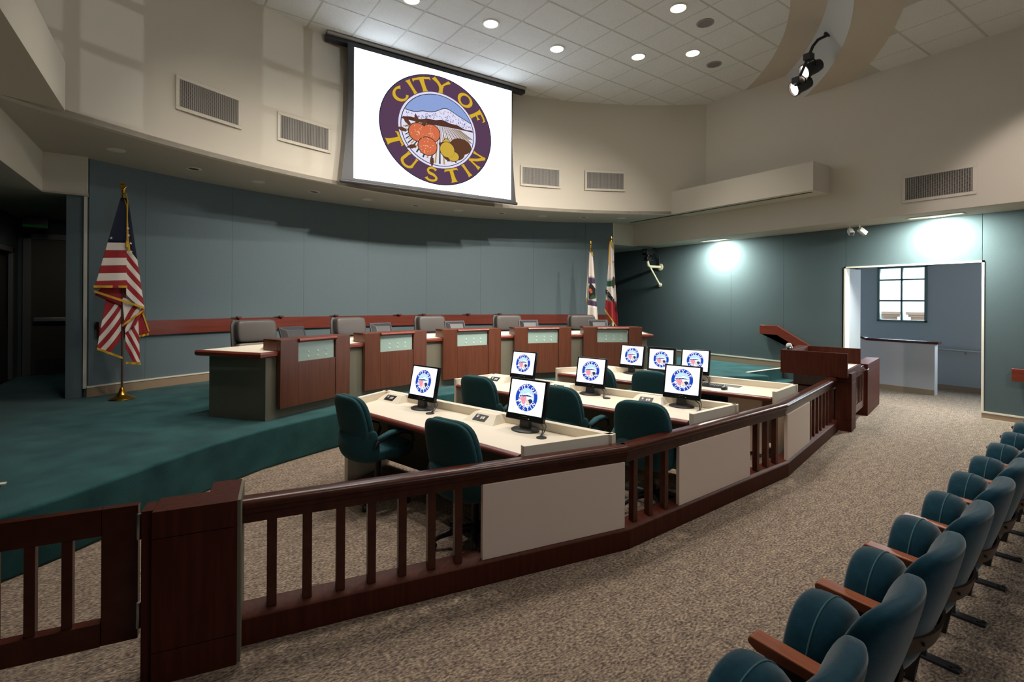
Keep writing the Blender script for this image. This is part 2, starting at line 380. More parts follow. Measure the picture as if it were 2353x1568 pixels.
# tiled ceilings: every tile its own piece in a recessed grid
BM = (3.96, 9.6)
def ring_pts(r, n=56):
    a1 = min(89, math.degrees(math.asin(min(1, (UR+.04-BM[0])/r)))); return [(BM[0]+r*sin(R(lerp(-a1, a1, i/n))), BM[1]-r*cos(R(lerp(-a1, a1, i/n)))) for i in range(n+1)]
bmb = MB()
def band(ra, za, rb_, zb, mi):
    A, B = ring_pts(ra), ring_pts(rb_)
    a = [bmb.bm.verts.new((x, y, za)) for x, y in A]; b = [bmb.bm.verts.new((x, y, zb)) for x, y in B]
    for i in range(len(a)-1): bmb.face([a[i], a[i+1], b[i+1], b[i]], mi)
band(6.645, 6.075, 6.645, 6.048, 0); band(6.645, 6.048, 7.12, 6.048, 0); band(7.12, 6.048, 7.35, ZC2-.012, 1); band(7.35, ZC2-.012, 7.90, ZC2-.012, 0); band(7.90, ZC2-.012, 7.90, ZC2+.02, 0)
struct(bmb, 'ceiling_beam', [m_beam, m_beamface], label='curved stepped plaster beam crossing the ceiling', smooth=25, recalc=False)
ceil = struct(MB().box(-1.7, 9.6, 2.6, 9.2, ZC+.005, ZC+.06), 'ceiling', m_grid)
AX, BX = Vector((.6528, .0304)), Vector((.0304, -.6450))
def tile_mesh(name, w, d):
    mb = MB(); h = .012
    mb.loft([[(-w/2,-d/2,h),(w/2,-d/2,h),(w/2,d/2,h),(-w/2,d/2,h)],[(-w/2,-d/2,.004),(w/2,-d/2,.004),(w/2,d/2,.004),(-w/2,d/2,.004)],[(-w/2+.006,-d/2+.006,0),(w/2-.006,-d/2+.006,0),(w/2-.006,d/2-.006,0),(-w/2+.006,d/2-.006,0)]])
    bmesh.ops.recalc_face_normals(mb.bm, faces=mb.bm.faces[:]); me = bpy.data.meshes.new(name); mb.bm.to_mesh(me); mb.bm.free(); me.materials.append(m_tile); return me
tm = tile_mesh('ceiling_tile', .6535-.024, .645-.024)
rz = math.atan2(AX.y, AX.x)
for i in range(-8, 13):
    for j in range(-4, 9):
        c_ = Vector((2.2914, 7.5445)) + AX*(i+.5) + BX*(j+.5)
        if math.hypot(c_.x-BM[0], c_.y-BM[1]) > 6.645+.42 or math.hypot(c_.x-UP_C[0], c_.y-UP_C[1]) > UP_R+.4 or c_.x > UR+.3 or c_.x < UL-.3: continue
        o = bpy.data.objects.new('ceiling_tile', tm); C.objects.link(o); o.parent = ceil; o.location = (c_.x, c_.y, ZC); o.rotation_euler = (0, 0, rz)
outer = ring_pts(7.9, 40)
low = MB().prism([(TL-.05, -6), (TR+.05, -6), (TR+.05, outer[-1][1])] + outer[::-1] + [(TL-.05, outer[0][1])], ZC2+.005, ZC2+.05)
low = struct(low, 'ceiling_aisle', m_grid, label='lower tiled ceiling over the audience side')
for i in range(0, 17):
    for j in range(-3, 8):
        x, y = 9.60-.65*(i+.5), 4.19-.65*(j+.5)
        if min(math.hypot(x+u_-BM[0], y+v_-BM[1]) for u_ in (-.32,.32) for v_ in (-.32,.32)) < 7.42 or x < -1.6 or x > UR+.3 or y < -.5: continue
        o = bpy.data.objects.new('ceiling_tile', tm); C.objects.link(o); o.parent = low; o.location = (x, y, ZC2)

# corridor behind the side opening
fw = 13.1
W = [(4.02, 4.93), (5.32, 6.23)]
wf = MB(); wf.box(fw, fw+.15, 1.0, 9, 0, 1.36); wf.box(fw, fw+.15, 1.0, 9, 2.57, 3.1)
for a, b in ((1.0, 1.2), (2.9, 4.02), (4.93, 5.32), (6.23, 6.6), (7.5, 7.8), (8.7, 9)): wf.box(fw, fw+.15, a, b, 1.36, 2.57)  # gaps past the two windows: unseen openings added to let light in
struct(wf, 'wall_corridor', m_blue)
struct(MB().box(TR+.1, fw+.2, .9, 1.0, 0, 3.1), 'wall_corridor_near', m_blue)
struct(MB().box(TR+.1, fw+.2, 9, 9.1, 0, 3.1), 'wall_corridor_far', m_blue)
struct(MB().box(TR+.1, fw+.2, .9, 9.1, 2.95, 3.1), 'ceiling_corridor', m_blue)
struct(MB().box(fw-.012, fw, 1.0, 9, 0, .10), 'baseboard_corridor', m_base)
for k, (a, b) in enumerate(W):
    w = holder('window_%d' % (k+1), '%s corridor window with six panes' % ('right' if k == 0 else 'left'))
    f = MB()
    f.box(fw-.02, fw+.08, a, a+.05, 1.36, 2.57); f.box(fw-.02, fw+.08, b-.05, b, 1.36, 2.57); f.box(fw-.02, fw+.08, a, b, 2.53, 2.57); f.box(fw-.02, fw+.08, a, b, 1.36, 1.40)
    f.build('frame', m_mull, w, bevel=.006)
    MB().box(fw, fw+.06, (a+b)/2-.018, (a+b)/2+.018, 1.40, 2.53).build('mullion', m_mull, w)
    for z in (1.82, 2.28): MB().box(fw, fw+.06, a+.05, b-.05, z-.016, z+.016).build('mullion', m_mull, w)
    for (y0, y1) in ((a+.05, (a+b)/2-.018), ((a+b)/2+.018, b-.05)):
        for (z0, z1) in ((1.40, 1.804), (1.836, 2.264), (2.296, 2.53)):
            MB().box(fw+.028, fw+.034, y0, y1, z0, z1).build('pane', m_glass, w)
hw = MB(); hw.box(12.05, 12.2, 3.58, 7.5, 0, .98)
struct(hw, 'wall_ramp', m_halfwall, label='pale half-height wall beside the ramp')
struct(MB().box(12.04, 12.05, 3.58, 7.5, 0, .10), 'baseboard_ramp', m_base)
cap = MB(); cap.strip([(12.125, 3.52), (12.125, 4.75)], [(-.09,.985),(.09,.985),(.09,1.03),(-.09,1.03)])
cap.loft([[(12.035,4.75,.985),(12.215,4.75,.985),(12.215,4.75,1.03),(12.035,4.75,1.03)],[(12.035,5.9,1.45),(12.215,5.9,1.45),(12.215,5.9,1.495),(12.035,5.9,1.495)]])
tag(cap.build('ramp_handrail', m_dark, bevel=.012), 'dark wooden cap rail on the pale half wall in the corridor', 'handrail')
hr = MB(); hr.tube([(13.02, 1.6, .80), (13.02, 8, .88)], .022)
for y in (2.2, 3.4, 4.8, 6.4): hr.tube([(13.1, y, .76), (13.03, y, .80)], .012, 6)
tag(hr.build('corridor_handrail', m_metal, smooth=40), 'grey round handrail along the corridor wall under the windows', 'handrail')
# outside the corridor windows
struct(MB().box(13.25, 30, -8, 24, -.4, -.3), 'ground_outside', m_pave)
struct(MB().box(17.5, 17.8, 5.3, 16, -.3, 7), 'wall_outside', m_white_st, label='white stucco wall outside the corridor windows')
for k, y in enumerate((5.40, 4.74)):
    t = thing('stone_pedestal', ['tan stone pedestal seen through left half of corridor window','tan stone pedestal seen through right half of corridor window'][k], 'pedestal', (15.0, y, -.3), 56)
    MB().box(-.15,.15,-.15,.15,0,1.72).build('shaft', m_stone, t, bevel=.01); MB().box(-.19,.19,-.19,.19,1.72,1.78).build('cap', m_stone, t, bevel=.01); MB().box(-.23,.23,-.23,.23,1.78,1.85).build('cap', m_stone, t, bevel=.012)

# dark hall on the left: two doors and an exit sign housing
d1 = holder('door_1', 'dark double-leaf fire door with a steel push bar')
f = MB(); f.box(-2.33,-2.22,SB-.06,SB,ZD,2.9); f.box(-1.15,-1.04,SB-.06,SB,ZD,2.9); f.box(-2.33,-1.04,SB-.06,SB,2.8,2.9); f.build('frame', m_dframe, d1, bevel=.006)
MB().box(-2.22,-1.15,SB-.04,SB+.01,ZD+.01,2.8).build('leaf', m_door, d1)
pb = MB(); pb.box(-2.18,-1.72,SB-.12,SB-.04,1.36,1.43); pb.box(-1.71,-1.18,SB-.10,SB-.05,1.375,1.42); pb.build('push_bar', m_metal, d1, bevel=.01)
MB().box(-2.16,-1.2,SB-.045,SB-.03,.46,.70).build('kick_plate', m_grey_pl, d1)
d2 = holder('door_2', 'dark side door in a pale frame in the left wall')
f = MB(); f.box(TL-.02,TL+.04,10.55,10.64,ZD,2.6); f.box(TL-.02,TL+.04,11.41,11.5,ZD,2.6); f.box(TL-.02,TL+.04,10.55,11.5,2.52,2.6); f.build('frame', m_dframe, d2, bevel=.006)
MB().box(TL-.1,TL-.05,10.6,11.45,ZD,2.55).build('leaf', m_door, d2)
es = thing('exit_sign', 'black exit sign housing hanging above the dark hall door', 'sign', (-2.05, 11.2, 2.92), 0)
MB().box(-.16,.16,-.03,.03,0,.2).build('housing', m_black, es, bevel=.008); MB().box(-.15,.15,-.033,-.028,.02,.05).build('lens', E('exit_green', (30,160,60), .03), es)

# ================================================================ FIXED FITTINGS ON THE WALLS
st = MB(); arc_strip(st, BK_C, 8.94, 9.0, -32.5, 33.0, 1.225, 1.445, 64)
st = struct(st, 'trim_1', m_wood_red, label='red cherry wood rail along the curved back wall', smooth=20)
for a in (-19.9, -15.2, -8.4, .2, 3.8, 10.5, 15.4):
    p = arcp(BK_C, 8.93, a); mb = MB(); Mx = Matrix.Translation((p[0], p[1], 0)) @ Matrix.Rotation(R(-a), 4, 'Z')
    mb.box(-.035,.035,-.05,.03,1.445,1.475,0,Mx); mb.box(-.13,-.02,-.03,.0,1.452,1.46,1,Mx); mb.box(.0,.02,-.02,.02,1.42,1.45,0,Mx)
    mb.build('peg', [m_wood_red, m_black], st, bevel=.004)

def vent_on(t, w, h, n):
    f = MB(); b = .045
    f.box(-w/2-b, w/2+b, -.012, 0, -h/2-b, -h/2); f.box(-w/2-b, w/2+b, -.012, 0, h/2, h/2+b); f.box(-w/2-b, -w/2, -.012, 0, -h/2, h/2); f.box(w/2, w/2+b, -.012, 0, -h/2, h/2)
    f.build('frame', m_plaster, t, bevel=.003, bseg=1)
    MB().box(-w/2, w/2, -.002, .002, -h/2, h/2).build('backing', m_vent_dark, t)
    for i in range(n):
        x = -w/2 + w*(i+.5)/n
        MB().box(x-.005, x+.005, -.012, -.004, -h/2, h/2).build('louvre', m_vent, t)
    g = MB()
    for i in range(20):
        z = -h/2 + h*(i+.5)/20; g.box(-w/2, w/2, -.007, -.004, z-.0035, z+.0035)
    g.build('cross_bars', m_vent, t, kind='stuff')
VL = ['air vent grille on the curved wall, leftmost in the room','air vent grille on the curved wall just left of the projection screen','air vent grille on the curved wall just right of the projection screen','air vent grille on the curved wall between screen and boxed ledge']
for k, (a0, a1) in enumerate(((-31.3,-25.8),(-21.3,-15.7),(12.4,18.2),(22.7,28.5))):
    a = (a0+a1)/2; p = arcp(UP_C, UP_R-.028, a); w = 2*UP_R*sin(R((a1-a0)/2))
    vent_on(thing('air_vent', VL[k], 'vent', (p[0], p[1], 4.38), a, 'wall air vents'), w, .345, 30)
vent_on(thing('air_vent', 'air vent grille on the flat right wall beyond the boxed ledge', 'vent', (UR-.004, 2.79, 3.56), 90, 'wall air vents'), .80, .345, 28)

# projection screen
sx0, sx1, sy = 1.90, 5.72, 8.28
scr = thing('projection_screen', 'lowered projection screen showing the round city seal', 'screen', (3.81, sy, 3.65), 0)
hb = MB(); hb.box(-1.93, 1.92, .02, .16, 2.30, 2.40, 0); hb.box(-1.93, 1.92, -.03, .02, 2.36, 2.40, 1); hb.build('housing', [m_black, m_vent], scr, bevel=.004, bseg=1)
cl = MB(); pts = []
for i in range(13):
    z = lerp(2.33, .05, i/12); f = 1-i/12; bow = -.05*math.sin(pi*f)
    pts.append((1.61+.09*(1-f)+bow*1.1, z))
cl.bm.verts.ensure_lookup_table()
rows = [[cl.bm.verts.new((-x+.0, 0, z)), cl.bm.verts.new((x, 0, z))] for x, z in pts]
for a, b in zip(rows, rows[1:]): cl.face([a[0], b[0], b[1], a[1]])
cl.build('black_cloth', m_black, scr, recalc=False, solid=.004)
bb = MB().lathe([(.026, -1.72), (.03, -1.70), (.03, 1.70), (.026, 1.72)], n=14).build('bottom_bar', m_grey_pl, scr, smooth=40)
bb.rotation_euler = (0, R(90), 0); bb.location = (0, 0, .05)
m_scr = E('projected_white', (226,239,255), 4.6)
img = MB(); img.poly([(-1.50,-.006,.115),(1.575,-.006,.115),(1.575,-.006,2.26),(-1.50,-.006,2.26)]); img = img.build('projected_picture', m_scr, scr, recalc=False)

# ---- city seal: unit-radius artwork drawn in x,z and layered toward -y
def stroke(mb, pts, ws, mi, T):
    P = [Vector(p) for p in pts]; L_, Rr = [], []
    for i, p in enumerate(P):
        d = (P[min(i+1,len(P)-1)]-P[max(i-1,0)]).normalized(); n = Vector((-d.y, d.x)); w = ws[i] if isinstance(ws, (list,tuple)) else ws
        L_.append(p+n*w/2); Rr.append(p-n*w/2)
    for i in range(len(P)-1):
        mb.poly([T(q) for q in (Rr[i], Rr[i+1], L_[i+1], L_[i])], mi)
def arcpts(cx, cy, rx, ry, a0, a1, n=16): return [(cx+rx*cos(R(lerp(a0,a1,i/n))), cy+ry*sin(R(lerp(a0,a1,i/n)))) for i in range(n+1)]
def serifstem(x0, y0, x1, y1, w):
    return [(lerp(x0,x1,f), lerp(y0,y1,f)) for f in (0,.08,.2,.5,.8,.92,1)], [w*1.5, w*1.2, w, w*.92, w, w*1.2, w*1.5]
def letter(ch):   # strokes in a box about 0..1 high
    w = .265; S = []
    if ch == 'I': S = [serifstem(.5,0,.5,1,w)]
    elif ch == 'T': S = [serifstem(.5,0,.5,1,w), ([(.0,.78),(.03,.92),(.5,.93),(.97,.92),(1.0,.78)], [.05,.15,.14,.15,.05])]
    elif ch == 'Y': S = [serifstem(.5,0,.5,.5,w), ([(.5,.45),(.28,.75),(.06,1.0)], [.17,.19,.26]), ([(.5,.45),(.74,.75),(.96,1.0)], [.12,.12,.2])]
    elif ch == 'F': S = [serifstem(.22,0,.22,1,w), ([(.2,.93),(.6,.93),(.86,.92),(.92,.74)], [.14,.13,.15,.05]), ([(.22,.5),(.55,.5),(.68,.5)], [.11,.11,.26])]
    elif ch == 'U': S = [([(.14,1.0)]+[(.14,.85),(.15,.45)]+arcpts(.5,.4,.36,.32,190,350,12)+[(.85,.45),(.86,.85),(.86,1.0)], [.28,.2,.19]+[.17]*13+[.13,.14,.22])]
    elif ch == 'N': S = [([(.12,0),(.12,.3),(.12,1.0)], [.24,.12,.12]), ([(.88,0),(.88,.7),(.88,1.0)], [.12,.12,.24]), ([(.08,.98),(.5,.5),(.9,.03)], [.2,.2,.2])]
    elif ch == 'O': S = [(arcpts(.5,.5,.40,.43,0,360,28), [.13+.07*abs(cos(2*pi*i/28)) for i in range(29)])]
    elif ch == 'C': S = [(arcpts(.54,.5,.42,.43,48,312,24), [.26]+[.12+.09*abs(cos(R(lerp(48,312,i/24)))) for i in range(1,24)]+[.18])]
    elif ch == 'S': S = [(arcpts(.5,.74,.31,.22,25,250,12)+[(.62,.50)]+arcpts(.5,.26,.34,.23,80,-155,12)[1:], [.24]+[.15]*10+[.2]*4+[.15]*9+[.15,.24])]
    return S
def seal_mesh(flip=False, eps=.001):
    mb = MB()
    def L(k): return lambda p: (p[0], -eps*k, p[1])
    def disc(cx, cy, rx, ry, mi, k, n=40):
        c = mb.bm.verts.new((cx, -eps*k, cy)); v = [mb.bm.verts.new((cx+rx*cos(2*pi*i/n), -eps*k, cy+ry*sin(2*pi*i/n))) for i in range(n)]
        for i in range(n): mb.face([c, v[i], v[(i+1)%n]], mi)
    def ringb(r0, r1, mi, k, n=64):
        a = [mb.bm.verts.new((r0*cos(2*pi*i/n), -eps*k, r0*sin(2*pi*i/n))) for i in range(n)]; b = [mb.bm.verts.new((r1*cos(2*pi*i/n), -eps*k, r1*sin(2*pi*i/n))) for i in range(n)]
        for i in range(n): mb.face([a[i], b[i], b[(i+1)%n], a[(i+1)%n]], mi)
    RI = .655
    disc(0,0,1,1,0,1,72); ringb(.985,1.0,9,2); ringb(RI,RI+.035,2,2); ringb(RI-.012,RI,9,4); disc(0,0,RI-.01,RI-.01,3,2,64)
    def clipx(y): return math.sqrt(max(0,(RI-.012)**2-y*y))
    def fill(top, bot, mi, k, n=48):     # region between two curves, inside the inner circle
        xs = [lerp(-RI+.013, RI-.013, i/n) for i in range(n+1)]
        va = []
        for x in xs:
            lim = math.sqrt(max(0,(RI-.012)**2-x*x)); t_, b_ = min(top(x), lim), max(bot(x), -lim)
            if t_ < b_: t_ = b_
            va.append((x, t_, b_))
        for (x0,t0,b0),(x1,t1,b1) in zip(va, va[1:]): mb.poly([(x0,-eps*k,b0),(x1,-eps*k,b1),(x1,-eps*k,t1),(x0,-eps*k,t0)], mi)
    mount = lambda x: .30+.06*sin(5*x+.6)+.07*math.exp(-((x-.12)/.14)**2)+.03*math.exp(-((x+.28)/.1)**2)-.10*max(0,x-.3)
    low_ = lambda x: .175+.02*sin(7*x+1)+.01*sin(23*x)-.12*x*x
    land = lambda x: .085+.01*sin(4*x)
    fill(lambda x: mount(x)+.014, lambda x: -.1, 9, 3); fill(mount, lambda x: -.1, 2, 4)
    rnd = random.Random(3)
    for _ in range(110):       # rocky flecks under the snow line
        x = rnd.uniform(-.58,.58); y = rnd.uniform(low_(x)+.01, mount(x)-.03)
        if x*x+y*y < (RI-.05)**2: mb.poly([(x,-eps*5,y),(x+.018,-eps*5,y-.012),(x+.007,-eps*5,y+.018)], 10)
    fill(low_, land, 4, 6); fill(land, lambda x: -1, 2, 5)
    for i in range(57):        # field furrows fanning from the horizon
        f = (i-28)/28; a0 = (f*.5+.02, .085); a1 = (f*2.6+.02, -.75)
        q = []
        for s_ in range(13):
            g = s_/12; x, y = lerp(a0[0],a1[0],g), lerp(a0[1],a1[1],g)
            if x*x+y*y < (RI-.02)**2: q.append((x, y))
        if len(q) > 2: stroke(mb, q, [.008+.030*(.085-p[1]) for p in q], 8 if i % 2 else 11, L(6))
    for lx, ly, ang in ((-.50,.0,135),(-.38,.05,100),(-.28,.02,70),(-.56,-.12,170),(-.40,-.36,200),(-.12,-.52,270),(.0,-.25,10),(.08,-.43,320)):
        d = (cos(R(ang)), sin(R(ang))); stroke(mb, [(lx,ly),(lx+d[0]*.08,ly+d[1]*.08),(lx+d[0]*.17,ly+d[1]*.17)], [.05,.075,.005], 12, L(7))
    for cx, cy, r_ in ((-.36,-.11,.16),(-.14,-.08,.155)): disc(cx,cy,r_+.012,r_+.012,9,8); disc(cx,cy,r_,r_,5,9)
    disc(.14,-.2,.07,.08,9,8); disc(.14,-.2,.06,.07,6,9); disc(.40,-.22,.2,.15,12,8); disc(.33,-.33,.15,.16,12,8)
    disc(.26,-.43,.115,.1,9,9); disc(.26,-.43,.105,.09,6,10); disc(.15,-.33,.14,.15,9,10); disc(.15,-.33,.13,.14,6,11)
    disc(-.2,-.33,.172,.172,9,10); disc(-.2,-.33,.16,.16,5,11)
    for _ in range(60):
        a, q = rnd.uniform(0,6.28), rnd.uniform(0,.14); cx, cy = rnd.choice(((-.36,-.11),(-.14,-.08),(-.2,-.33))); disc(cx+q*cos(a), cy+q*sin(a), .007,.007, 7, 12, 6)
    def word(txt, mid, step, inward, hgt, wid):
        n = len(txt)
        for i, ch in enumerate(txt):
            if ch == ' ': continue
            a = mid + (i-(n-1)/2)*step*(1 if not inward else -1)
            for grow, mi, k in ((.05, 13, 3), (0, 1, 4)):
                for pts, ws in letter(ch):
                    ws2 = [w_+grow for w_ in (ws if isinstance(ws, (list,tuple)) else [ws]*len(pts))]
                    def T(p, a=a, k=k):
                        u, v = (p[0]-.5)*wid, p[1]*hgt
                        if not inward: r_ = .70+v; th = R(90)-R(a)-u/(.84)
                        else: r_ = .955-v; th = R(270)-R(a)+u/(.84)
                        return (r_*cos(th), -eps*k, r_*sin(th))
                    stroke(mb, pts, ws2, mi, T)
    # letters sit on the ring: CITY OF along the top, TUSTIN along the bottom
    for ch, a, w_ in zip('CITYOF', (-53,-35,-20,2.5,35.5,61), (.28,.21,.29,.29,.30,.25)): word(ch, a, 0, False, .25, w_)
    for ch, a, w_ in zip('TUSTIN', (67,38.5,8.5,-18,-38.5,-60), (.28,.27,.26,.28,.20,.27)): word(ch, a, 0, True, .25, w_)
    return mb
def seal_mats(pre, ring, let, rim, sky, dark, fruit, lemon, dot, furrow, line, rock, furrow2, leaf, edge, k):
    return [E(pre+n_, c, k) for n_, c in (('ring',ring),('letters',let),('white',rim),('sky',sky),('hills',dark),('orange',fruit),('lemon',lemon),('dots',dot),('furrow',furrow),('line',line),('rock',rock),('soil',furrow2),('leaf',leaf),('edge',edge))]
big_m = seal_mats('seal_', (88,62,86),(214,176,52),(226,222,244),(142,164,216),(84,54,46),(214,112,76),(206,170,66),(246,214,170),(196,150,70),(34,44,56),(70,96,160),(44,70,50),(96,62,46),(104,72,40), .95)
sm_m = seal_mats('logo_', (28,66,176),(255,240,222),(226,240,255),(176,216,255),(34,58,112),(238,140,150),(250,206,180),(255,200,200),(206,214,240),(40,96,200),(150,190,240),(220,226,244),(40,52,86),(24,40,110), 1.25)
sb = seal_mesh(eps=.0015); bmesh.ops.scale(sb.bm, vec=(1.10, 1, .98), verts=sb.bm.verts[:]); bmesh.ops.translate(sb.bm, vec=(.012, -.008, 1.18), verts=sb.bm.verts[:])
sb.build('city_seal', big_m, img, recalc=False)
logo = seal_mesh(eps=.00012); bmesh.ops.scale(logo.bm, vec=(.11, 1, .11), verts=logo.bm.verts[:])
LOGO = bpy.data.meshes.new('city_seal'); logo.bm.to_mesh(LOGO); logo.bm.free()
for m in sm_m: LOGO.materials.append(m)

# ================================================================ COUNCIL BENCH AND ITS FIVE STATIONS
BC, BR = (3.9, 2.0), 5.2
bench = thing('council_bench', 'long curved grey-green council bench with wood-edged beige top', 'desk', (3.9, 7.2, ZD))
b = MB(); arc_strip(b, BC, BR, BR+.12, -36.9, 36.0, ZD, 1.13, 40); b.build('front_panel', m_bench, bench, world=True, smooth=20)
for nm, a in (('left', -36.9), ('right', 36.0)):
    b = MB(); Mx = Matrix.Translation((BC[0], BC[1], 0)) @ Matrix.Rotation(R(-a), 4, 'Z')
    b.box(-.02, .02, BR, BR+.85, ZD, 1.13, 0, Mx); b.build('end_panel', m_bench, bench, world=True)
b = MB(); arc_strip(b, BC, BR+.0, BR+.9, -37.6, 36.6, 1.135, 1.185, 40); b.build('desktop', m_lam, bench, world=True, smooth=20)
b = MB(); pth = [arcp(BC, BR+.92, -37.9)] + [arcp(BC, BR-.0, lerp(-37.9, 36.9, i/40)) for i in range(41)] + [arcp(BC, BR+.92, 36.9)]
b.strip(pth, [(-.0,1.125),(-.03,1.125),(-.045,1.14),(-.045,1.17),(-.03,1.187),(0,1.188)]); b.build('wood_edge', m_wood_red, bench, world=True, smooth=40)
ordn = ['leftmost','second from the left','middle','second from the right','rightmost']
def make_station():
    t = thing('bench_station', 'x', 'bench front', (0,0,0), 0, 'wood-fronted council stations')
    w, h0, h1 = 1.06, .53, 1.315
    def bowed(mb, x0, x1, z0, z1, y0=-.045, y1=0., mi=0): mb.box(x0, x1, y0, y1, z0, z1, mi)
    for s in (-1, 1):
        b = MB(); x0, x1 = sorted((s*.53, s*.285)); b.box(x0, x1, -.055, 0, h0, h1)
        b.build('side_panel', m_wood, t, bevel=.004)
        b = MB(); x0, x1 = sorted((s*.53, s*.505)); b.box(x0, x1, 0, .24, 1.19, h1); b.build('side_cheek', m_wood, t, bevel=.004)
        b = MB(); b.loft([[(s*.50,.12,1.19),(s*.50,.34,1.19),(s*.50,.13,h1-.02),(s*.50,.12,h1-.02)],[(s*.48,.12,1.19),(s*.48,.34,1.19),(s*.48,.13,h1-.02),(s*.48,.12,h1-.02)]]); b.build('gusset', m_lam, t)
    MB().box(-.282, .282, -.05, 0, h0, 1.045).build('centre_panel', m_wood, t, bevel=.003)
    g = MB().box(-.275, .275, -.028, -.018, 1.045, 1.265).build('frosted_glass', m_gla, t)
    for zz in (1.09, 1.15):
        for x in (-.12, .02, .15): 
            d_ = MB(); d_.lathe([(.015, 0), (.012, .003), (.001, .004)], n=12); d_ = d_.build('light_dot', m_dot, g); d_.rotation_euler = (R(90), 0, 0); d_.location = (x, -.029, zz)
    MB().box(-.53, .53, 0, .24, h1-.03, h1).build('top_shelf', m_wood, t, bevel=.004)
    c = MB(); c.xprism([(-.05,1.268),(-.075,1.275),(-.085,1.292),(-.075,1.31),(-.05,1.318),(0,1.318),(0,1.268)], -.285, .285); c.build('cap_rail', m_wood_red, t, smooth=50)
    MB().box(-.28,.28,-.012,-.002,1.045,1.27).build('glass_backing', m_bench, t)
    return t
stn = make_station()
for k, a in enumerate((-29.7, -15.1, .1, 14.75, 29.1)):
    p = arcp(BC, BR-.05, a); lab = '%s wood-fronted station with frosted glass on the council bench' % ordn[k]
    if k == 0:
        stn.location = (p[0], p[1], 0); stn.rotation_euler = (0, 0, R(-a)); stn['label'] = lab
    else: dup(stn, (p[0], p[1], 0), a, lab)

# monitors seen from behind on the bench; LCD monitors on the staff desks
def make_monitor(name, label, tilt, w=.375, h=.335, bez=.018, chin=.05, deep=False, group=None, cable=True):
    # local: screen faces -y, base on z=0
    t = thing(name, label, 'monitor', (0,0,0), 0, group); sw, sh = .338, .27
    if deep: w, h, bez, chin = .40, .335, .035, .03
    zb = .075; Mx = Matrix.Translation((0, .02, zb)) @ Matrix.Rotation(R(-tilt), 4, 'X')
    c = MB(); c.box(-w/2, w/2, -.025 if not deep else -.04, .012, 0, h, 0, Mx)
    c.loft([[Mx @ Vector(p) for p in r] for r in ([(-w/2+.01,.012,.01),(w/2-.01,.012,.01),(w/2-.01,.012,h-.01),(-w/2+.01,.012,h-.01)], [(-w*.3,.05,.05),(w*.3,.05,.05),(w*.3,.05,h*.78),(-w*.3,.05,h*.78)])])
    c.build('casing', m_blackg if not deep else m_black, t, bevel=.005)
    y = -.0262 if not deep else -.0412; z0 = chin
    s = MB(); s.poly([Mx @ Vector(p) for p in ((-sw/2,y,z0),(sw/2,y,z0),(sw/2,y,z0+sh),(-sw/2,y,z0+sh))]); s = s.build('screen', m_lcd, t, recalc=False)
    l = bpy.data.objects.new('city_seal', LOGO); C.objects.link(l); l.parent = s; l.matrix_local = Mx @ Matrix.Translation((0, y-.0004, z0+sh*.5))
    if not deep:
        bt = MB()
        for i in range(7): bt.box(-.05+i*.016, -.043+i*.016, y-.001, y+.001, .018, .022, 1 if i == 6 else 0, Mx)
        bt.box(-.025, .025, y-.0005, y+.001, .032, .037, 0, Mx); bt.build('buttons', [m_metal, E('led_green', (150,230,60), 1.0)], t)
    MB().loft([[(-.05,.0,.012),(.05,.0,.012),(.04,.06,.012),(-.04,.06,.012)], [(-.045,.01,.13),(.045,.01,.13),(.035,.05,.13),(-.035,.05,.13)]]).build('neck', m_black, t, bevel=.006)
    bs = MB(); bs.loft([[(x, y_+.02, z) for x, y_ in sell(.25*k, .19*k, 1.0, 28)] for z, k in ((0,1),(.008,1),(.016,.86),(.022,.5))]); bs.build('base', m_black, t, smooth=40)
    if cable:
        cb = MB(); cb.tube([(.05,.05,.10),(.12,.06,.07),(.165,.04,.05),(.19,-.01,.02),(.2,-.05,.0)], .005, 6); cb.tube([(.06,.05,.12),(.14,.07,.10),(.185,.05,.055),(.2,.0,.02),(.205,-.045,.0)], .004, 6); cb.build('cable', [m_grey_pl], t, smooth=60)
    return t
m_lcd = E('lcd_white', (250,252,255), 1.45)

for k, (a, px) in enumerate(((-27.9, 0), (-13.4, 0), (.2, 0), (14.5, 0), (28.1, 0))):
    p = arcp(BC, 5.66, a)
    if k == 0:
        bt = thing('bench_monitor', 'x', 'monitor', (0,0,0), 0, 'black monitors behind the council stations')
        Mx = Matrix.Translation((0, 0, .0)) @ Matrix.Rotation(R(-24), 4, 'X')
        c = MB(); c.box(-.19,.19,.03,.06,-.02,.265,0,Mx)
        c.loft([[Mx @ Vector(q) for q in r] for r in ([(-.18,.03,-.01),(.18,.03,-.01),(.18,.03,.255),(-.18,.03,.255)], [(-.12,-.02,.02),(.12,-.02,.02),(.12,-.02,.19),(-.12,-.02,.19)])])
        c.build('casing', m_grey_pl, bt, bevel=.006); MB().box(-.172,.172,.0602,.062,.0,.245,0,Mx).build('screen', m_blackg, bt)
        MB().lathe([(.10,-.005),(.10,.005),(.04,.012),(.035,.03)], n=20).build('base', m_black, bt, smooth=40)
        o = bt
    lab = 'black monitor seen from behind on the bench beside the %s leather chair' % ordn[k]
    if k == 0: bt.location = (p[0], p[1], 1.19); bt.rotation_euler = (0,0,R(-a)); bt['label'] = lab
    else: dup(bt, (p[0], p[1], 1.19), a, lab)

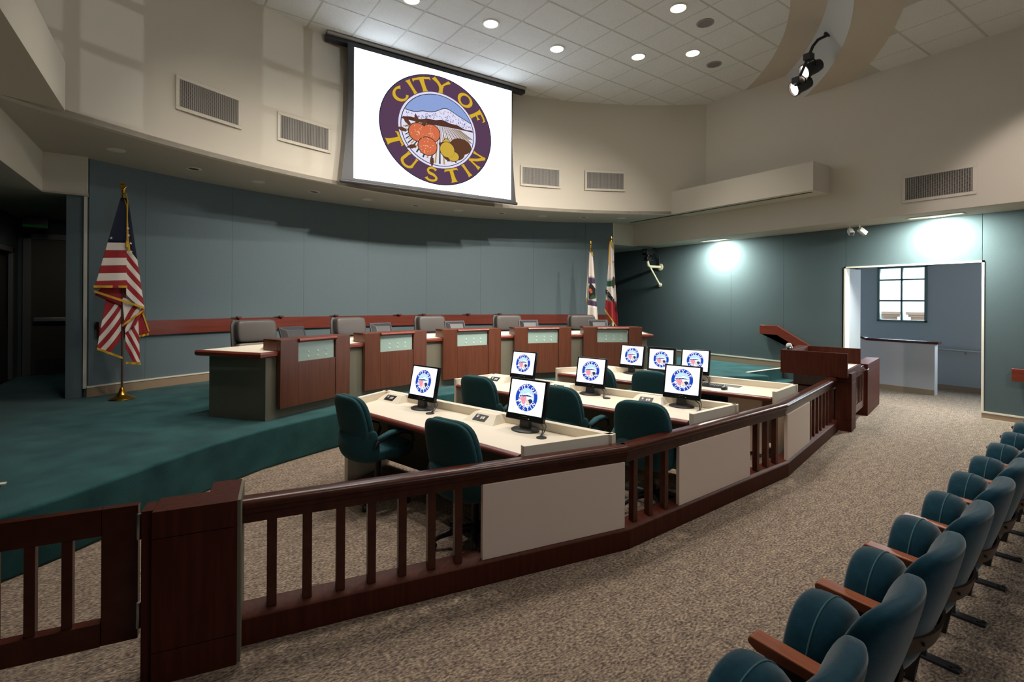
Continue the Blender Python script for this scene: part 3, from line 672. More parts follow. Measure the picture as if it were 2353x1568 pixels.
# ================================================================ LEATHER CHAIRS BEHIND THE BENCH
def make_leather_chair():
    t = thing('leather_chair', 'x', 'chair', (0,0,0), 0, 'grey leather council chairs')
    def pad(name, z0, z1, w, d, y, mat, tilt=0.08, e=.32):
        mb = MB(); rings = []
        for f, k in ((0,.86),(.05,.95),(.16,1),(.5,1.02),(.84,1),(.95,.95),(1,.84)):
            z = lerp(z0, z1, f); rings.append([(x*k, y-tilt*(z-z0)*1.5+yy*k, z) for x, yy in sell(w, d, e, 32)])
        mb.loft(rings); return mb.build(name, mat, t, subsurf=1)
    pad('headrest', .76, 1.06, .54, .15, -.24, m_leather); pad('back_cushion', .46, .755, .55, .13, -.205, m_leather2)
    s = MB(); cushion(s, .54, .52, .12, 0, .03, .40); s.build('seat', m_leather, t, subsurf=1)
    sh = MB(); sh.loft([[(x*k, -.30-.12*(z-.45)+yy*k*.5, z) for x, yy in sell(.60, .1, .3, 24)] for z, k in ((.44,.85),(.5,1),(1.0,1),(1.06,.9))]); sh.build('back_shell', m_leather, t, smooth=50)
    for sx in (-1, 1):
        a = MB(); a.tube([(sx*.30,-.22,.62),(sx*.315,-.05,.66),(sx*.315,.14,.65),(sx*.31,.2,.60),(sx*.29,.18,.46)], .028, 8); a.build('arm', m_leather, t, smooth=60)
    MB().lathe([(.03,.08),(.03,.40),(.06,.41)], n=14).build('gas_column', m_black, t, smooth=40)
    for k in range(5):
        a = 2*pi*k/5; l = MB(); l.tube([(0,0,.11),(.16*cos(a),.16*sin(a),.10),(.30*cos(a),.30*sin(a),.065)], [.03,.025,.018], 8); l = l.build('base_leg', m_black, t, smooth=60)
        c = MB(); c.lathe([(.026,-.018),(.03,-.01),(.03,.01),(.026,.018)], (0,0,0), 12); c = c.build('caster', m_black, l, smooth=40); c.rotation_euler = (R(90),0,a); c.location = (.31*cos(a), .31*sin(a), .031)
    return t
lc = make_leather_chair()
for k, (a, rr) in enumerate(((-27.8, 6.35), (-13.8, 6.35), (-.3, 6.35), (13.6, 6.35), (27.3, 6.35))):
    p = arcp(BC, rr, a); az = a+180+(8 if k == 0 else -4); lab = '%s grey leather high-back chair behind the council bench' % ordn[k]
    if k == 0: lc.location = (p[0], p[1], ZD); lc.rotation_euler = (0,0,R(-az)); lc['label'] = lab
    else: dup(lc, (p[0], p[1], ZD), az, lab)

# ================================================================ STAFF DESKS
def unit(v): v = Vector(v); return v / v.length
def make_desk(name, label, FL, BL, BR_, FR, boxes, grommets, extra=None, foot_cut=False):
    c = ((FL[0]+BR_[0])/2, (FL[1]+BR_[1])/2); t = thing(name, label, 'desk', (c[0], c[1], 0), 0)
    FL, BL, BR_, FR = map(Vector, (FL, BL, BR_, FR)); zl, zt = .80, .73
    fd = unit(FR-FL); bd = unit(BR_-BL); W_ = dict(world=True)
    inset = Vector((-fd.y, fd.x)) * .05
    def wall(nm, p, q, th, z0, z1, side, mat=m_lam):
        d = unit(q-p); n_ = Vector((-d.y, d.x))*th*side
        return MB().prism([p[:], q[:], (q+n_)[:], (p+n_)[:]], z0, z1).build(nm, mat, t, bevel=.003, bseg=1, **W_)
    wall('left_panel', FL, BL, .045, 0, zl, -1); wall('right_panel', FR, BR_, .045, 0, zl, 1)
    wall('back_ledge', BL, BR_, .06, zt, zl, -1); wall('modesty_panel', BL, BR_, .03, .05, zt-.03, -1, m_bench if extra is None else m_lam)
    MB().prism([(FL+inset*.6)[:], (FR+inset*.6)[:], BR_[:], BL[:]], zt-.03, zt).build('desktop', m_lam, t, **W_)
    e = MB(); e.strip([(FL+inset*.6+fd*.05)[:], (FR+inset*.6-fd*.05)[:]], [(0,zt-.048),(-.02,zt-.05),(-.04,zt-.04),(-.047,zt-.024),(-.04,zt-.006),(-.02,zt+.002),(0,zt+.002)]); e.build('wood_edge', m_wood_red, t, smooth=50, **W_)
    nrm = Vector((-bd.y, bd.x))      # away from the sitter
    if nrm.dot((BL-FL)) < 0: nrm = -nrm
    azd = math.degrees(math.atan2(bd.x, bd.y))
    for (x, y) in boxes:             # front-bottom centre of a wedge outlet box against the ledge
        Mx = Matrix.Translation((x, y, zt)) @ Matrix.Rotation(R(90-azd), 4, 'Z')
        w = .14
        b = MB(); b.loft([[Mx @ Vector(p) for p in r] for r in ([(-w-.05,0,0),(-w,.105,.067),(-w,.19,.067),(-w-.05,.19,0)], [(w+.02,0,0),(w-.03,.105,.067),(w-.03,.19,.067),(w+.02,.19,0)])])
        ob = b.build('outlet_box', m_lam, t, **W_)
        tl = math.atan2(.07,.105); Mp = Mx @ Matrix.Translation((-.02, .0525, .0352)) @ Matrix.Rotation(tl, 4, 'X')
        MB().box(-.075,.065,-.036,.036,-.001,.003,0,Mp).build('socket_plate', m_black, ob, **W_)
        q = MB(); q.box(-.05,-.032,-.004,.016,.003,.006,0,Mp); q.box(.0,.016,-.016,.012,.003,.006,0,Mp); q.box(.022,.042,-.012,.016,.003,.006,0,Mp); q.box(-.055,-.03,.02,.024,.003,.005,0,Mp); q.build('sockets', m_white_pl, ob, **W_)
    for (x, y) in grommets:
        MB().lathe([(.04,0),(.04,.006),(.03,.009),(.001,.009)], (x, y, zt), 20).build('cable_grommet', m_black, t, smooth=40, **W_)
    return t, azd
deskA, azA = make_desk('staff_desk', 'beige staff desk nearest the camera with two monitors', (1.315,4.97), (1.86,5.30), (2.68,2.675), (1.915,2.765), [(1.745,4.97),(2.105,3.72)], [(1.905,4.275),(2.29,3.072)])
deskB, azB = make_desk('staff_desk', 'beige staff desk in the middle row with three monitors', (2.815,5.60), (3.48,5.73), (4.455,2.82), (3.715,2.775), [(3.31,5.47),(3.63,4.57),(3.94,3.51)], [(3.49,4.89),(3.812,3.945),(4.119,2.992)])
deskC, azC = make_desk('staff_desk', 'beige staff desk farthest row with keyboard and three monitors', (4.525,5.74), (5.33,5.64), (6.13,3.12), (5.41,2.98), [(5.16,5.42)], [], extra=1)
g = MB().prism([(5.52,4.03),(5.66,4.06),(5.80,3.62),(5.66,3.58)], .7305, .733).build('cable_slot', m_black, deskC, world=True)
MB().box(5.50,5.515,3.2,4.1,.05,.70).build('cabinet_front', m_panel, deskC, world=True)
MB().box(5.49,5.50,3.62,4.08,.52,.66).build('equipment_bay', m_blackg, deskC, world=True)

mon = make_monitor('desk_monitor', 'x', 12, group='LCD monitors on the staff desks')
MP = [((1.906,4.50),162,'black LCD monitor at the left end of the nearest staff desk'),((2.297,3.32),162,'largest-looking black LCD monitor at the rail end of the nearest staff desk'),
      ((3.523,5.15),162,'black LCD monitor at the left end of the middle staff desk'),((3.799,4.21),162,'black LCD monitor in the middle of the middle staff desk'),((4.138,3.24),162,'black LCD monitor at the rail end of the middle staff desk'),
      ((5.40,5.10),164,'left black LCD monitor on the farthest staff desk'),((5.66,4.22),160,'right black LCD monitor beside keyboard on the farthest staff desk')]
for k, (p, az, lab) in enumerate(MP):
    az2 = az-90
    if k == 0: mon.location = (p[0], p[1], .731); mon.rotation_euler = (0,0,R(-az2)); mon['label'] = lab
    else: dup(mon, (p[0], p[1], .731), az2, lab)
dm = make_monitor('desk_monitor', 'deep-framed black monitor between two others on the farthest staff desk', 6, deep=True, cable=False)
dm.location = (5.53, 4.66, .731); dm.rotation_euler = (0,0,R(-72))
kb = thing('keyboard', 'black computer keyboard on the farthest staff desk', 'keyboard', (5.435, 3.87, .732), 72)
MB().loft([[(-.21,-.07,0),(.21,-.07,0),(.21,.075,0),(-.21,.075,0)],[(-.21,-.07,.012),(.21,-.07,.012),(.21,.075,.026),(-.21,.075,.026)]]).build('case', m_black, kb, bevel=.004)
ks = MB()
for r_ in range(5):
    for c_ in range(16):
        x, y = -.19+.0245*c_, -.05+.024*r_; z = .014+.0028*r_; ks.box(x-.009,x+.009,y-.009,y+.009,z,z+.008)
ks.build('keys', m_grey_pl, kb, kind='stuff')
ms = thing('mouse', 'black computer mouse right of the keyboard', 'mouse', (5.395, 3.60, .732), 80)
mb = MB(); cushion(mb, .06, .105, .034, 0, 0, 0, e=.8); mb.build('body', m_black, ms, smooth=60); MB().box(-.004,.004,.02,.04,.034,.04).build('wheel', m_grey_pl, ms)

# ================================================================ UPHOLSTERED TASK CHAIRS
def make_task_chair():
    t = thing('task_chair', 'x', 'chair', (0,0,0), 0, 'dark teal task chairs at the staff desks')
    def yb(z): return -.225 - .20*(z-.5)
    # back pad, its outer cover, and the low shell that wraps round behind the seat
    out = ((.50,.36),(.53,.43),(.62,.475),(.74,.475),(.84,.455),(.905,.415),(.945,.34),(.963,.22))
    for nm, off, dd, kk in (('back_cushion', .022, .075, 1.0), ('back_cover', -.028, .055, 1.015)):
        rings = [[(x, yb(z)+off+yy+.05*(x/.25)**2, z) for x, yy in sell(w*kk, dd*(1 if 1 < i < 6 else .7 if i in (1,6) else .4), .5, 36)] for i, (z, w) in enumerate(out)]
        MB().loft(rings).build(nm, m_uph, t, subsurf=1)
    rings = [[(x, yb(.5)-.02+yo+yy+.13*(x/.27)**2, z+.07*(x/.27)**2*(1 if z > .55 else 0)) for x, yy in sell(w, d, .6, 36)] for z, w, d, yo in ((.375,.32,.06,.05),(.39,.42,.10,.02),(.44,.50,.13,-.02),(.51,.54,.13,-.04),(.57,.535,.11,-.05),(.615,.51,.07,-.052),(.625,.47,.035,-.05))]
    MB().loft(rings).build('lower_shell', m_uph, t, subsurf=1)
    s = MB(); cushion(s, .50, .49, .10, 0, .02, .40, e=.45); s.build('seat', m_uph, t, subsurf=1)
    for sx in (-1, 1):
        a = MB(); rings = []
        for y, z, w, h in ((-.17,.60,.02,.02),(-.15,.615,.055,.03),(-.05,.645,.07,.035),(.06,.65,.07,.035),(.14,.63,.06,.03),(.18,.605,.02,.015)):
            rings.append([(sx*.285+x, y, z+yy) for x, yy in sell(w, h, .7, 12)])
        a.loft(rings); ar = a.build('armrest', m_uph, t, smooth=60)
        b = MB(); b.tube([(sx*.285,-.20,.53),(sx*.29,-.17,.585),(sx*.285,-.05,.62),(sx*.285,.08,.63),(sx*.285,.17,.60),(sx*.28,.19,.54),(sx*.25,.10,.42),(sx*.2,.04,.385)], .014, 8); b.build('arm_loop', m_black, ar, smooth=60)
    MB().lathe([(.10,.375),(.11,.395),(.03,.38),(.028,.10),(.045,.08)], n=16).build('gas_column', m_black, t, smooth=40)
    for k in range(5):
        a = 2*pi*k/5+.4; l = MB(); l.tube([(0,0,.115),(.15*cos(a),.15*sin(a),.112),(.27*cos(a),.27*sin(a),.085),(.31*cos(a),.31*sin(a),.06)], [.034,.028,.022,.014], 8); l = l.build('base_leg', m_black, t, smooth=60)
        c = MB(); c.lathe([(.022,-.022),(.028,-.012),(.028,.012),(.022,.022)], (0,0,0), 14); c = c.build('caster', m_black, l, smooth=40); c.rotation_euler = (R(90),0,a+.6); c.location = (.315*cos(a), .315*sin(a), .0285)
    return t
tc_ = make_task_chair()
TC = [((1.47,4.43),78,'dark teal task chair at the left end of the nearest desk, showing its armrest'),((1.80,3.22),72,'dark teal task chair nearest the rail at the nearest desk'),
      ((2.93,4.85),70,'dark teal task chair at the left end of the middle desk'),((3.29,3.86),74,'dark teal task chair in the middle of the middle desk, behind the front monitor'),((3.40,2.97),66,'dark teal task chair at the rail end of the middle desk'),
      ((4.60,4.72),76,'dark teal task chair at the farthest desk, half hidden by a monitor'),((4.86,4.14),68,'dark teal task chair at the farthest desk beneath the deep-framed monitor')]
for k, (p, az, lab) in enumerate(TC):
    if k == 0: tc_.location = (p[0], p[1], 0); tc_.rotation_euler = (0,0,R(-az)); tc_['label'] = lab
    else: dup(tc_, (p[0], p[1], 0), az, lab)

# ================================================================ BAR RAILING, POSTS, GATES, PODIUM
def seg_frame(p, q):
    d = unit(Vector(q)-Vector(p)); return d, math.degrees(math.atan2(d.x, d.y))
def make_rail(name, label, p, q, balusters, panels, m0=0.0, m1=0.0):
    # local x runs along the railing, local y is away from the audience
    d, az = seg_frame(p, q); L_ = (Vector(q)-Vector(p)).length
    t = thing(name, label, 'railing', (p[0], p[1], 0), az-90, 'segments of the dark bar railing')
    def x_of(tt): return (tt-p[0])/d.x
    def swept(prof, nm, mat, **k):
        a = [(-m0*y, y, z) for y, z in prof]; b = [(L_+m1*y, y, z) for y, z in prof]
        return MB().loft([a, b]).build(nm, mat, t, **k)
    swept([(0,0),(0,.135),(.012,.148),(.115,.172),(.125,.165),(.125,0)], 'bottom_rail', m_post, bevel=.003, bseg=1)
    swept([(.03,.618),(.03,.66),(.018,.668),(.018,.69),(.006,.70),(.004,.715),(.018,.735),(.045,.742),(.085,.742),(.112,.735),(.122,.715),(.12,.70),(.108,.69),(.108,.668),(.096,.66),(.096,.618)], 'top_rail', m_dark, smooth=45)
    for b in balusters:
        x = x_of(b); MB().box(x-.024, x+.024, .035, .083, .155, .625).build('baluster', m_dark, t, bevel=.003, bseg=1)
    for (a, b) in panels:
        MB().box(x_of(a), x_of(b), .018, .05, .15, .622).build('panel', m_panel, t, bevel=.003, bseg=1)
    return t
K0, K1, K2, K3 = (.236,2.896), (2.677,2.536), (5.159,2.714), (7.55,3.30)
make_rail('bar_railing', 'dark bar railing segment nearest the camera, seven balusters then a beige panel', K0, K1, (.391,.563,.734,.902,1.077,1.251,1.42), [(1.568,2.655)], 0, .1)
make_rail('bar_railing', 'dark bar railing middle segment with a beige panel between two sets of three balusters', K1, K2, (2.793,2.974,3.168,4.609,4.798,4.982), [(3.31,4.424)], .1, .085)
make_rail('bar_railing', 'dark bar railing segment ending at the podium', K2, K3, (6.23,6.41,6.59,6.77,6.95,7.13,7.31), [(5.19,6.091)], .085, 0)
d1_, az1 = seg_frame(K0, K1)
po = thing('railing_post', 'large L-shaped mahogany post between the front gate and railing', 'post', (.222, 2.765, 0), az1-90)
def Lpost(t, sx, w=.345):
    fp = [(0,0),(0,.33),(-sx*.135,.33),(-sx*.135,.185),(-sx*w,.185),(-sx*w,0)]
    for nm, z0, z1 in (('plinth',0,.148),('shaft',.151,.672),('cap',.675,.80)): MB().prism(fp, z0, z1).build(nm, m_post, t, bevel=.002, bseg=1)
    MB().box(-sx*(w+.045), -sx*w, .03, .15, 0, .80).build('gate_jamb', m_post, t, bevel=.002, bseg=1)
Lpost(po, 1)
MB().box(.0, .014, .02, .31, .0, .795).build('edge_strip', m_bench, po)
def make_gate(name, label, o, az, L_, balusters, hinge_at):
    t = thing(name, label, 'gate', (o[0], o[1], 0), az-90)
    MB().box(0, .14, .04, .085, .165, .80).build('stile', m_dark, t, bevel=.003, bseg=1); MB().box(L_-.14, L_, .04, .085, .165, .80).build('stile', m_dark, t, bevel=.003, bseg=1)
    MB().box(.14, L_-.14, .04, .085, .675, .80).build('top_rail', m_dark, t, bevel=.003, bseg=1); MB().box(.14, L_-.14, .035, .09, .165, .275).build('bottom_rail', m_dark, t, bevel=.003, bseg=1)
    for x in balusters: MB().box(x-.02, x+.02, .045, .08, .27, .68).build('baluster', m_dark, t, bevel=.003, bseg=1)
    for z in (.28, .70):
        h = MB(); h.lathe([(.010,-.06),(.012,-.055),(.012,.055),(.010,.06)], (hinge_at, .03, z), 10); h.build('hinge', m_metal, t, smooth=40)
    return t
G0 = Vector((-.168, 2.915)) - d1_*.88
make_gate('railing_gate', 'dark slatted wooden gate hinged to the front post', G0, az1, .865, (.22,.345,.47,.60), .872)
d3_, az3 = seg_frame(K2, K3)
# far post, gate and end wall, in line with the last railing segment
p2 = Vector((7.65, 3.175)); po2 = thing('railing_post', 'dark mahogany post between podium and the far gate', 'post', (p2.x, p2.y, 0), az3-90)
for nm, z0, z1 in (('plinth',0,.148),('shaft',.151,.672),('cap',.675,.80)): MB().box(0,.325,0,.19,z0,z1).build(nm, m_post, po2, bevel=.002, bseg=1)
g2 = p2 + d3_*.345
gt2 = make_gate('railing_gate', 'far dark slatted gate with chrome latch beyond the podium', g2, az3, .93, (.22,.33,.44,.55,.66,.77), -.01)
lt = MB(); lt.lathe([(.03,0),(.03,.012),(.012,.014),(.012,.05)], n=14); lt = lt.build('latch', m_chrome, gt2, smooth=40); lt.rotation_euler = (R(90),0,0); lt.location = (.90,.04,.735)
MB().box(.86,.99,-.022,-.004,.722,.748).build('latch_lever', m_chrome, gt2, bevel=.006)
p3 = p2 + d3_*1.36
ew = thing('end_partition', 'low dark mahogany partition between the far gate and the side opening', 'partition', (p3.x, p3.y, 0), az3-90)
for nm, z0, z1 in (('plinth',0,.148),('shaft',.151,.69),('cap',.693,.81)): MB().box(0,1.27,0,.19,z0,z1).build(nm, m_post, ew, bevel=.002, bseg=1)
MB().box(.0,.13,.19,.33,0,.81).build('return_post', m_post, ew, bevel=.002, bseg=1)

pd = thing('podium', 'dark mahogany speaker podium with open-backed tray top behind the railing', 'podium', (7.545, 3.185, 0), az3-90)
w, dp, zb, zt = 1.05, .83, .745, 1.08
MB().box(0,.03,0,dp,zb,zt).build('left_side', m_post, pd, bevel=.003, bseg=1)
MB().box(w-.03,w,0,dp,zb,zt).build('right_side', m_post, pd, bevel=.003, bseg=1)
MB().box(.03,w-.03,dp-.14,dp,zb,zt).build('front_cap', m_post, pd, bevel=.003, bseg=1)
MB().box(.03,w-.03,0,.03,zb,.85).build('front_lip', m_post, pd, bevel=.003, bseg=1)
MB().box(.03,w-.03,.03,dp-.14,.80,.845).build('reading_surface', m_lam, pd)
MB().box(.03,w-.03,.03,dp-.14,zb+.01,.80).build('tray_bottom', m_dark, pd)
MB().box(.25,.80,.25,.72,.56,zb+.01).build('neck', m_dark, pd, bevel=.004)
MB().box(.18,.87,.18,.80,0,.56).build('pedestal', m_dark, pd, bevel=.006)
mc = thing('microphone_socket', 'silver domed timer light on the corner of the podium', 'fitting', (7.545, 3.185, 1.08), az3-90)
c = MB(); c.lathe([(.045,0),(.045,.05),(.042,.055)], (.085, dp-.09, 0), 24); c.build('collar', m_chrome, mc, smooth=40)
c = MB(); c.lathe([(.04,.055),(.038,.07),(.03,.085),(.018,.094),(.001,.097)], (.085, dp-.09, 0), 24); c.build('dome', m_white_pl, mc, smooth=60)

# wooden handrails on the right wall
hr = thing('wall_handrail', 'red cherry wood handrail stepping down the right wall behind the podium', 'handrail', (TR, 5.3, 0), 0)
pts = [(5.99,1.10),(5.99,1.29),(5.62,1.29),(4.6,.72),(4.6,.53),(5.62,1.10)]
b = MB(); n_ = len(pts); A_ = [b.bm.verts.new((-.10, y-5.3, z)) for y, z in pts]; B_ = [b.bm.verts.new((-.05, y-5.3, z)) for y, z in pts]
fs = [b.face(A_), b.face(B_[::-1])]
for i in range(n_): b.face([A_[i], A_[(i+1)%n_], B_[(i+1)%n_], B_[i]])
bmesh.ops.triangulate(b.bm, faces=fs); b.build('board', m_wood_red, hr, bevel=.006)
for y, z in ((5.8,1.19),(5.0,.85)): MB().box(-.06,0,y-5.3-.02,y-5.3+.02,z-.04,z+.02).build('bracket', m_metal, hr)
hr = thing('wall_handrail', 'red cherry wood handrail at the right edge of the picture', 'handrail', (TR, 0, 0), 0)
MB().box(-.10,-.05,-2.0,2.13,.635,.82).build('board', m_wood_red, hr, bevel=.006)
for y in (1.8, 0, -1.6): MB().box(-.06,0,y-.02,y+.02,.70,.76).build('bracket', m_metal, hr)

# ================================================================ AUDIENCE SEATS
def make_seat():
    t = thing('theater_seat', 'x', 'seat', (0,0,0), 0, 'row of blue-teal velvet theater seats')
    pit = .567; cx = pit/2 - .008
    def arch(k, w=.445, zt=.668, zb=.30):
        pts = []; hw = w/2*k; c = .42
        for i in range(25):
            a = pi*i/24; e = .95
            ca, sa = cos(a), sin(a); pts.append((hw*math.copysign(abs(ca)**e, ca), c+(zt-c)*(.55+.45*k)*abs(sa)**e))
        for i in range(9):
            a = pi+pi*i/8; pts.append((hw*.97*cos(a)*(1 if i in (0,8) else .96), zb+.05+(.05)*sin(a)))
        return pts
    s = MB()
    for y, k in (): pass
    rings = [[(cx+x, y, z) for x, z in arch(k)] for y, k in ((-.025,.70),(-.028,.86),(-.04,.95),(-.06,.99),(-.09,1.0),(-.12,.985))]
    s.loft(rings); s.build('seat_shell', m_velvet, t, smooth=60)
    s = MB(); rings = [[(cx+x, y, z) for x, z in arch(k)] for y, k in ((-.117,.985),(-.145,.955),(-.172,.87),(-.19,.72),(-.20,.4))]
    s.loft(rings); s.build('seat_pad', m_velvet, t, smooth=60)
    p = MB(); ap = arch(.99)[:25]; p.tube([(cx+x, -.119, z) for x, z in ap], .003, 6); p.build('piping', m_piping, t, smooth=60)
    rings = []
    for z, w, d, yo in ((.285,.34,.045,.0),(.30,.40,.075,.0),(.34,.45,.09,0),(.45,.485,.10,0),(.60,.50,.115,.004),(.72,.50,.115,.006),(.80,.475,.10,.004),(.845,.43,.085,0),(.868,.36,.06,0),(.874,.22,.03,0)):
        z = .255+(z-.285)*.55/.589; yc = -.205-.155*(z-.26)/.54
        rings.append([(cx+x, yc+yo+yy+.05*(x/.25)**2, z) for x, yy in sell(w, d, .52, 40)])
    MB().loft(rings).build('backrest', m_velvet, t, subsurf=1)
    st_ = MB(); o_, i_ = [], []
    for k in range(17):
        x = lerp(-.225,.225,k/16); y = -.205-.155*(.43-.26)/.54-.056+.055*(x/.25)**2+.018*(abs(x)/.225)**4
        st_.bm.verts.ensure_lookup_table()
        o_.append([(cx+x, y+.006, .39), (cx+x, y-.004, .39), (cx+x, y-.022, .46), (cx+x, y-.010, .46)])
    st_.loft(o_); st_ = st_.build('strap', m_strap, t, smooth=40)
    for x in (-.15, .16):
        y = -.205-.155*(.43-.26)/.54-.066+.055*(x/.25)**2; bo = MB(); bo.lathe([(.008,-.004),(.008,.003),(.005,.006)], n=10); bo = bo.build('bolt', m_black, st_, smooth=40); bo.rotation_euler = (R(90),0,0); bo.location = (cx+x, y-.006, .43)
    a = MB(); prof = [(.03,.553),(.032,.572),(.022,.582),(-.25,.570),(-.285,.566),(-.285,.532),(.0,.536)]
    a.xprism(prof, -.034, .034); a.build('armrest', m_arm, t, bevel=.008, bseg=3)
    sd = MB(); sd.xprism([(-.02,.53),(-.25,.53),(-.20,.30),(-.17,.0),(-.09,.0),(-.08,.30)], -.016, .016); sd.build('standard', m_black, t, bevel=.004, bseg=1)
    f = MB(); f.box(cx-.06,cx+.0,-.29,-.06,0,.014); f.box(cx-.045,cx-.02,-.16,-.10,.01,.34); f = f.build('foot_plate', m_grey_pl, t, bevel=.003, bseg=1)
    for y in (-.275,-.255):
        MB().lathe([(.009,.012),(.009,.02),(.005,.024)], (cx-.032+(.014 if y<-.26 else -.008), y, 0), 8).build('bolt', m_black, f)
    return t
sraz = 85.75; rv = Vector((sin(R(sraz)), cos(R(sraz)))); A0 = Vector((1.741, 1.011))
seat = make_seat()
SL = ['theater seat cut off by the bottom edge, nearest the camera','second theater seat from the bottom edge','third theater seat from the bottom edge','fourth theater seat from the bottom edge','fifth theater seat from the bottom edge','sixth theater seat from the bottom edge','seventh theater seat from the bottom edge','eighth theater seat from the bottom edge','ninth theater seat from the bottom edge','tenth theater seat, cut by the right edge of the picture','farthest theater seat, just showing at the right edge']
for i, k in enumerate(range(-1, 10)):
    p = A0 + rv*(.567*k); lab = 'blue-teal velvet folding ' + SL[i]
    if i == 0: seat.location = (p.x, p.y, 0); seat.rotation_euler = (0,0,R(-(sraz-90))); seat['label'] = lab
    else: dup(seat, (p.x, p.y, 0), sraz-90, lab)

# ================================================================ FLAGS
def flag_base(t, h, finial):
    MB().lathe([(.145,0),(.15,.008),(.14,.02),(.10,.035),(.075,.05),(.05,.075),(.035,.11),(.024,.15),(.018,.16)], n=36).build('base', m_brass, t, smooth=60)
    MB().lathe([(.0125,.15),(.0125,h-.16)], n=14).build('pole', m_flag_br if finial == 'eagle' else m_brass, t, smooth=60)
    f = MB()
    if finial == 'eagle':
        f.lathe([(.012,h-.16),(.022,h-.15),(.026,h-.13),(.014,h-.11),(.02,h-.095)], n=14)
        f.loft([[(x*k+o, y*k, z) for x, y in sell(.05, .05, 1, 14)] for z, k, o in ((h-.10,.4,0),(h-.075,1,0),(h-.05,1.0,.005),(h-.03,.55,.02),(h-.02,.5,.03),(h-.01,.1,.045))])
        for sx in (-1, 1):
            f.loft([[(-.01+dx, sx*y+dy, z) for dx, dy in ((-.02*k,0),(.02*k,.004),(.02*k,-.004))] for y, z, k in ((.01,h-.06,1),(.03,h-.02,1.2),(.045,h+.02,.8),(.04,h+.04,.2))])
    else:
        f.lathe([(.012,h-.17),(.02,h-.16),(.014,h-.14),(.022,h-.12),(.012,h-.10)], n=12)
        f.loft([[(x*k, y*k*.5, z) for x, y in sell(.05, .05, 1, 12)] for z, k in ((h-.10,.4),(h-.08,1.0),(h-.05,.6),(h,.05))])
    f.build('finial', m_brass, t, smooth=50)
def drape(mb, tl, tr, bl, br, y0, y1, cols, skew=0.0, folds=2.0, amp=.012, nu=40, nv=1, phase=0.0):
    # cloth patch in the flag's own x,z, hanging with vertical folds; cols = list of (fraction, material index); skew slants the stripes
    def P(u, v):
        x = lerp(lerp(tl[0],tr[0],u), lerp(bl[0],br[0],u), v); z = lerp(lerp(tl[1],tr[1],u), lerp(bl[1],br[1],u), v)
        return (x, lerp(y0, y1, v) + amp*(.3+v)*sin(2*pi*folds*u+phase), z)
    q0 = -1.0
    for q1, m_ in cols:
        def S_(u, w, q0=q0, q1=q1):
            a, b = (min(1, max(0, q-skew*(u-.5))) for q in (q0, q1)); return P(u, lerp(a, b, w))
        mb.surf(S_, nu, 12, m_); q0 = q1
def fringe(mb, a, b, y, w=.03, mi=0, amp=.01, folds=2):
    mb.surf(lambda u, v: (lerp(a[0],b[0],u), y+amp*sin(2*pi*folds*u)-.004, lerp(a[1],b[1],u)-w*v), 20, 2, mi)
fm = [m_flag_r, m_flag_w, m_flag_b, m_flag_g, m_flag_br, m_flag_p, m_flag_o, m_flag_k]
Rr, Ww, Bb, Gg, Br_, Pp, Oo, Kk = range(8)
FAZ = -9.0       # flags face the seating
us = thing('national_flag', 'red, white and blue flag with gold fringe on a tall brass-based pole', 'flag', (-.69, 8.49, ZD), FAZ, 'flags on indoor poles')
flag_base(us, 2.88, 'eagle')
def U(px, py): return ((px-277)/171.0, (697-6-py)/171.0+1.783-ZD)
def stripes(n, first, canton=0.0):
    out = [(canton, Bb)] if canton else []
    for i in range(n): out.append((canton+(1-canton)*(i+1)/n, (Rr, Ww)[(i+first) % 2]))
    return out
m = MB()
drape(m, U(272,462), U(283,462), U(226,672), U(283,668), -.03, -.085, stripes(6, 1, .50), 0, 1.0, .006)
drape(m, U(281,462), U(287,470), U(283,693), U(317,716), -.02, -.055, stripes(7, 1, .50), -.08, 1.0, .006)
drape(m, U(252,676), U(306,700), U(262,800), U(308,765), .035, .03, stripes(7, 0), -.6, 1, .004)
drape(m, U(240,668), U(283,664), U(228,685), U(283,715), .0, .0, [(1, Rr)], 0, 1, .004, 10, 6)
m.build('upper_folds', fm, us, smooth=60, recalc=False, solid=.003)
m = MB()
drape(m, U(250,676), U(284,690), U(232,804), U(276,829), .015, -.02, stripes(7, 0), .75, 1.4, .008)
drape(m, U(276,690), U(313,700), U(282,772), U(320,735), -.01, -.03, stripes(4, 1), .8, 1.2, .006)
drape(m, U(300,715), U(316,712), U(309,780), U(325,776), .02, .01, [(1, Rr)], 0, 1, .004, 8, 20)
drape(m, U(281,735), U(306,728), U(284,838), U(310,842), .005, -.015, stripes(6, 1), -.6, 1.3, .007)
m.build('lower_folds', fm, us, smooth=60, recalc=False, solid=.003)
m = MB(); g = m_gold
for a, b, y in ((U(225,664),U(284,663),-.088),(U(226,674),U(317,712),-.05),(U(317,716),U(276,752),-.045),(U(232,802),U(277,826),-.03),(U(283,838),U(311,842),-.03),(U(308,778),U(326,774),.0)):
    m = MB(); fringe(m, a, b, y); m.build('fringe', m_gold, us, recalc=False, solid=.006)
m = MB(); m.surf(lambda u, v: (lerp(U(312,722)[0], U(325,770)[0], u)+.018*v, -.0, lerp(U(312,722)[1], U(325,770)[1], u)), 12, 2)
m.build('fringe', m_gold, us, recalc=False, solid=.006)
m = MB(); m.tube([(0,-.02,U(0,456)[1]),(.03,-.03,U(0,452)[1]),(.045,-.05,U(0,470)[1]),(.04,-.06,U(0,500)[1]),(.038,-.085,U(0,560)[1])], .008, 6); m.tube([(.0,-.02,U(0,457)[1]),(.035,-.045,U(0,480)[1]),(.055,-.09,U(0,568)[1])], .006, 6)
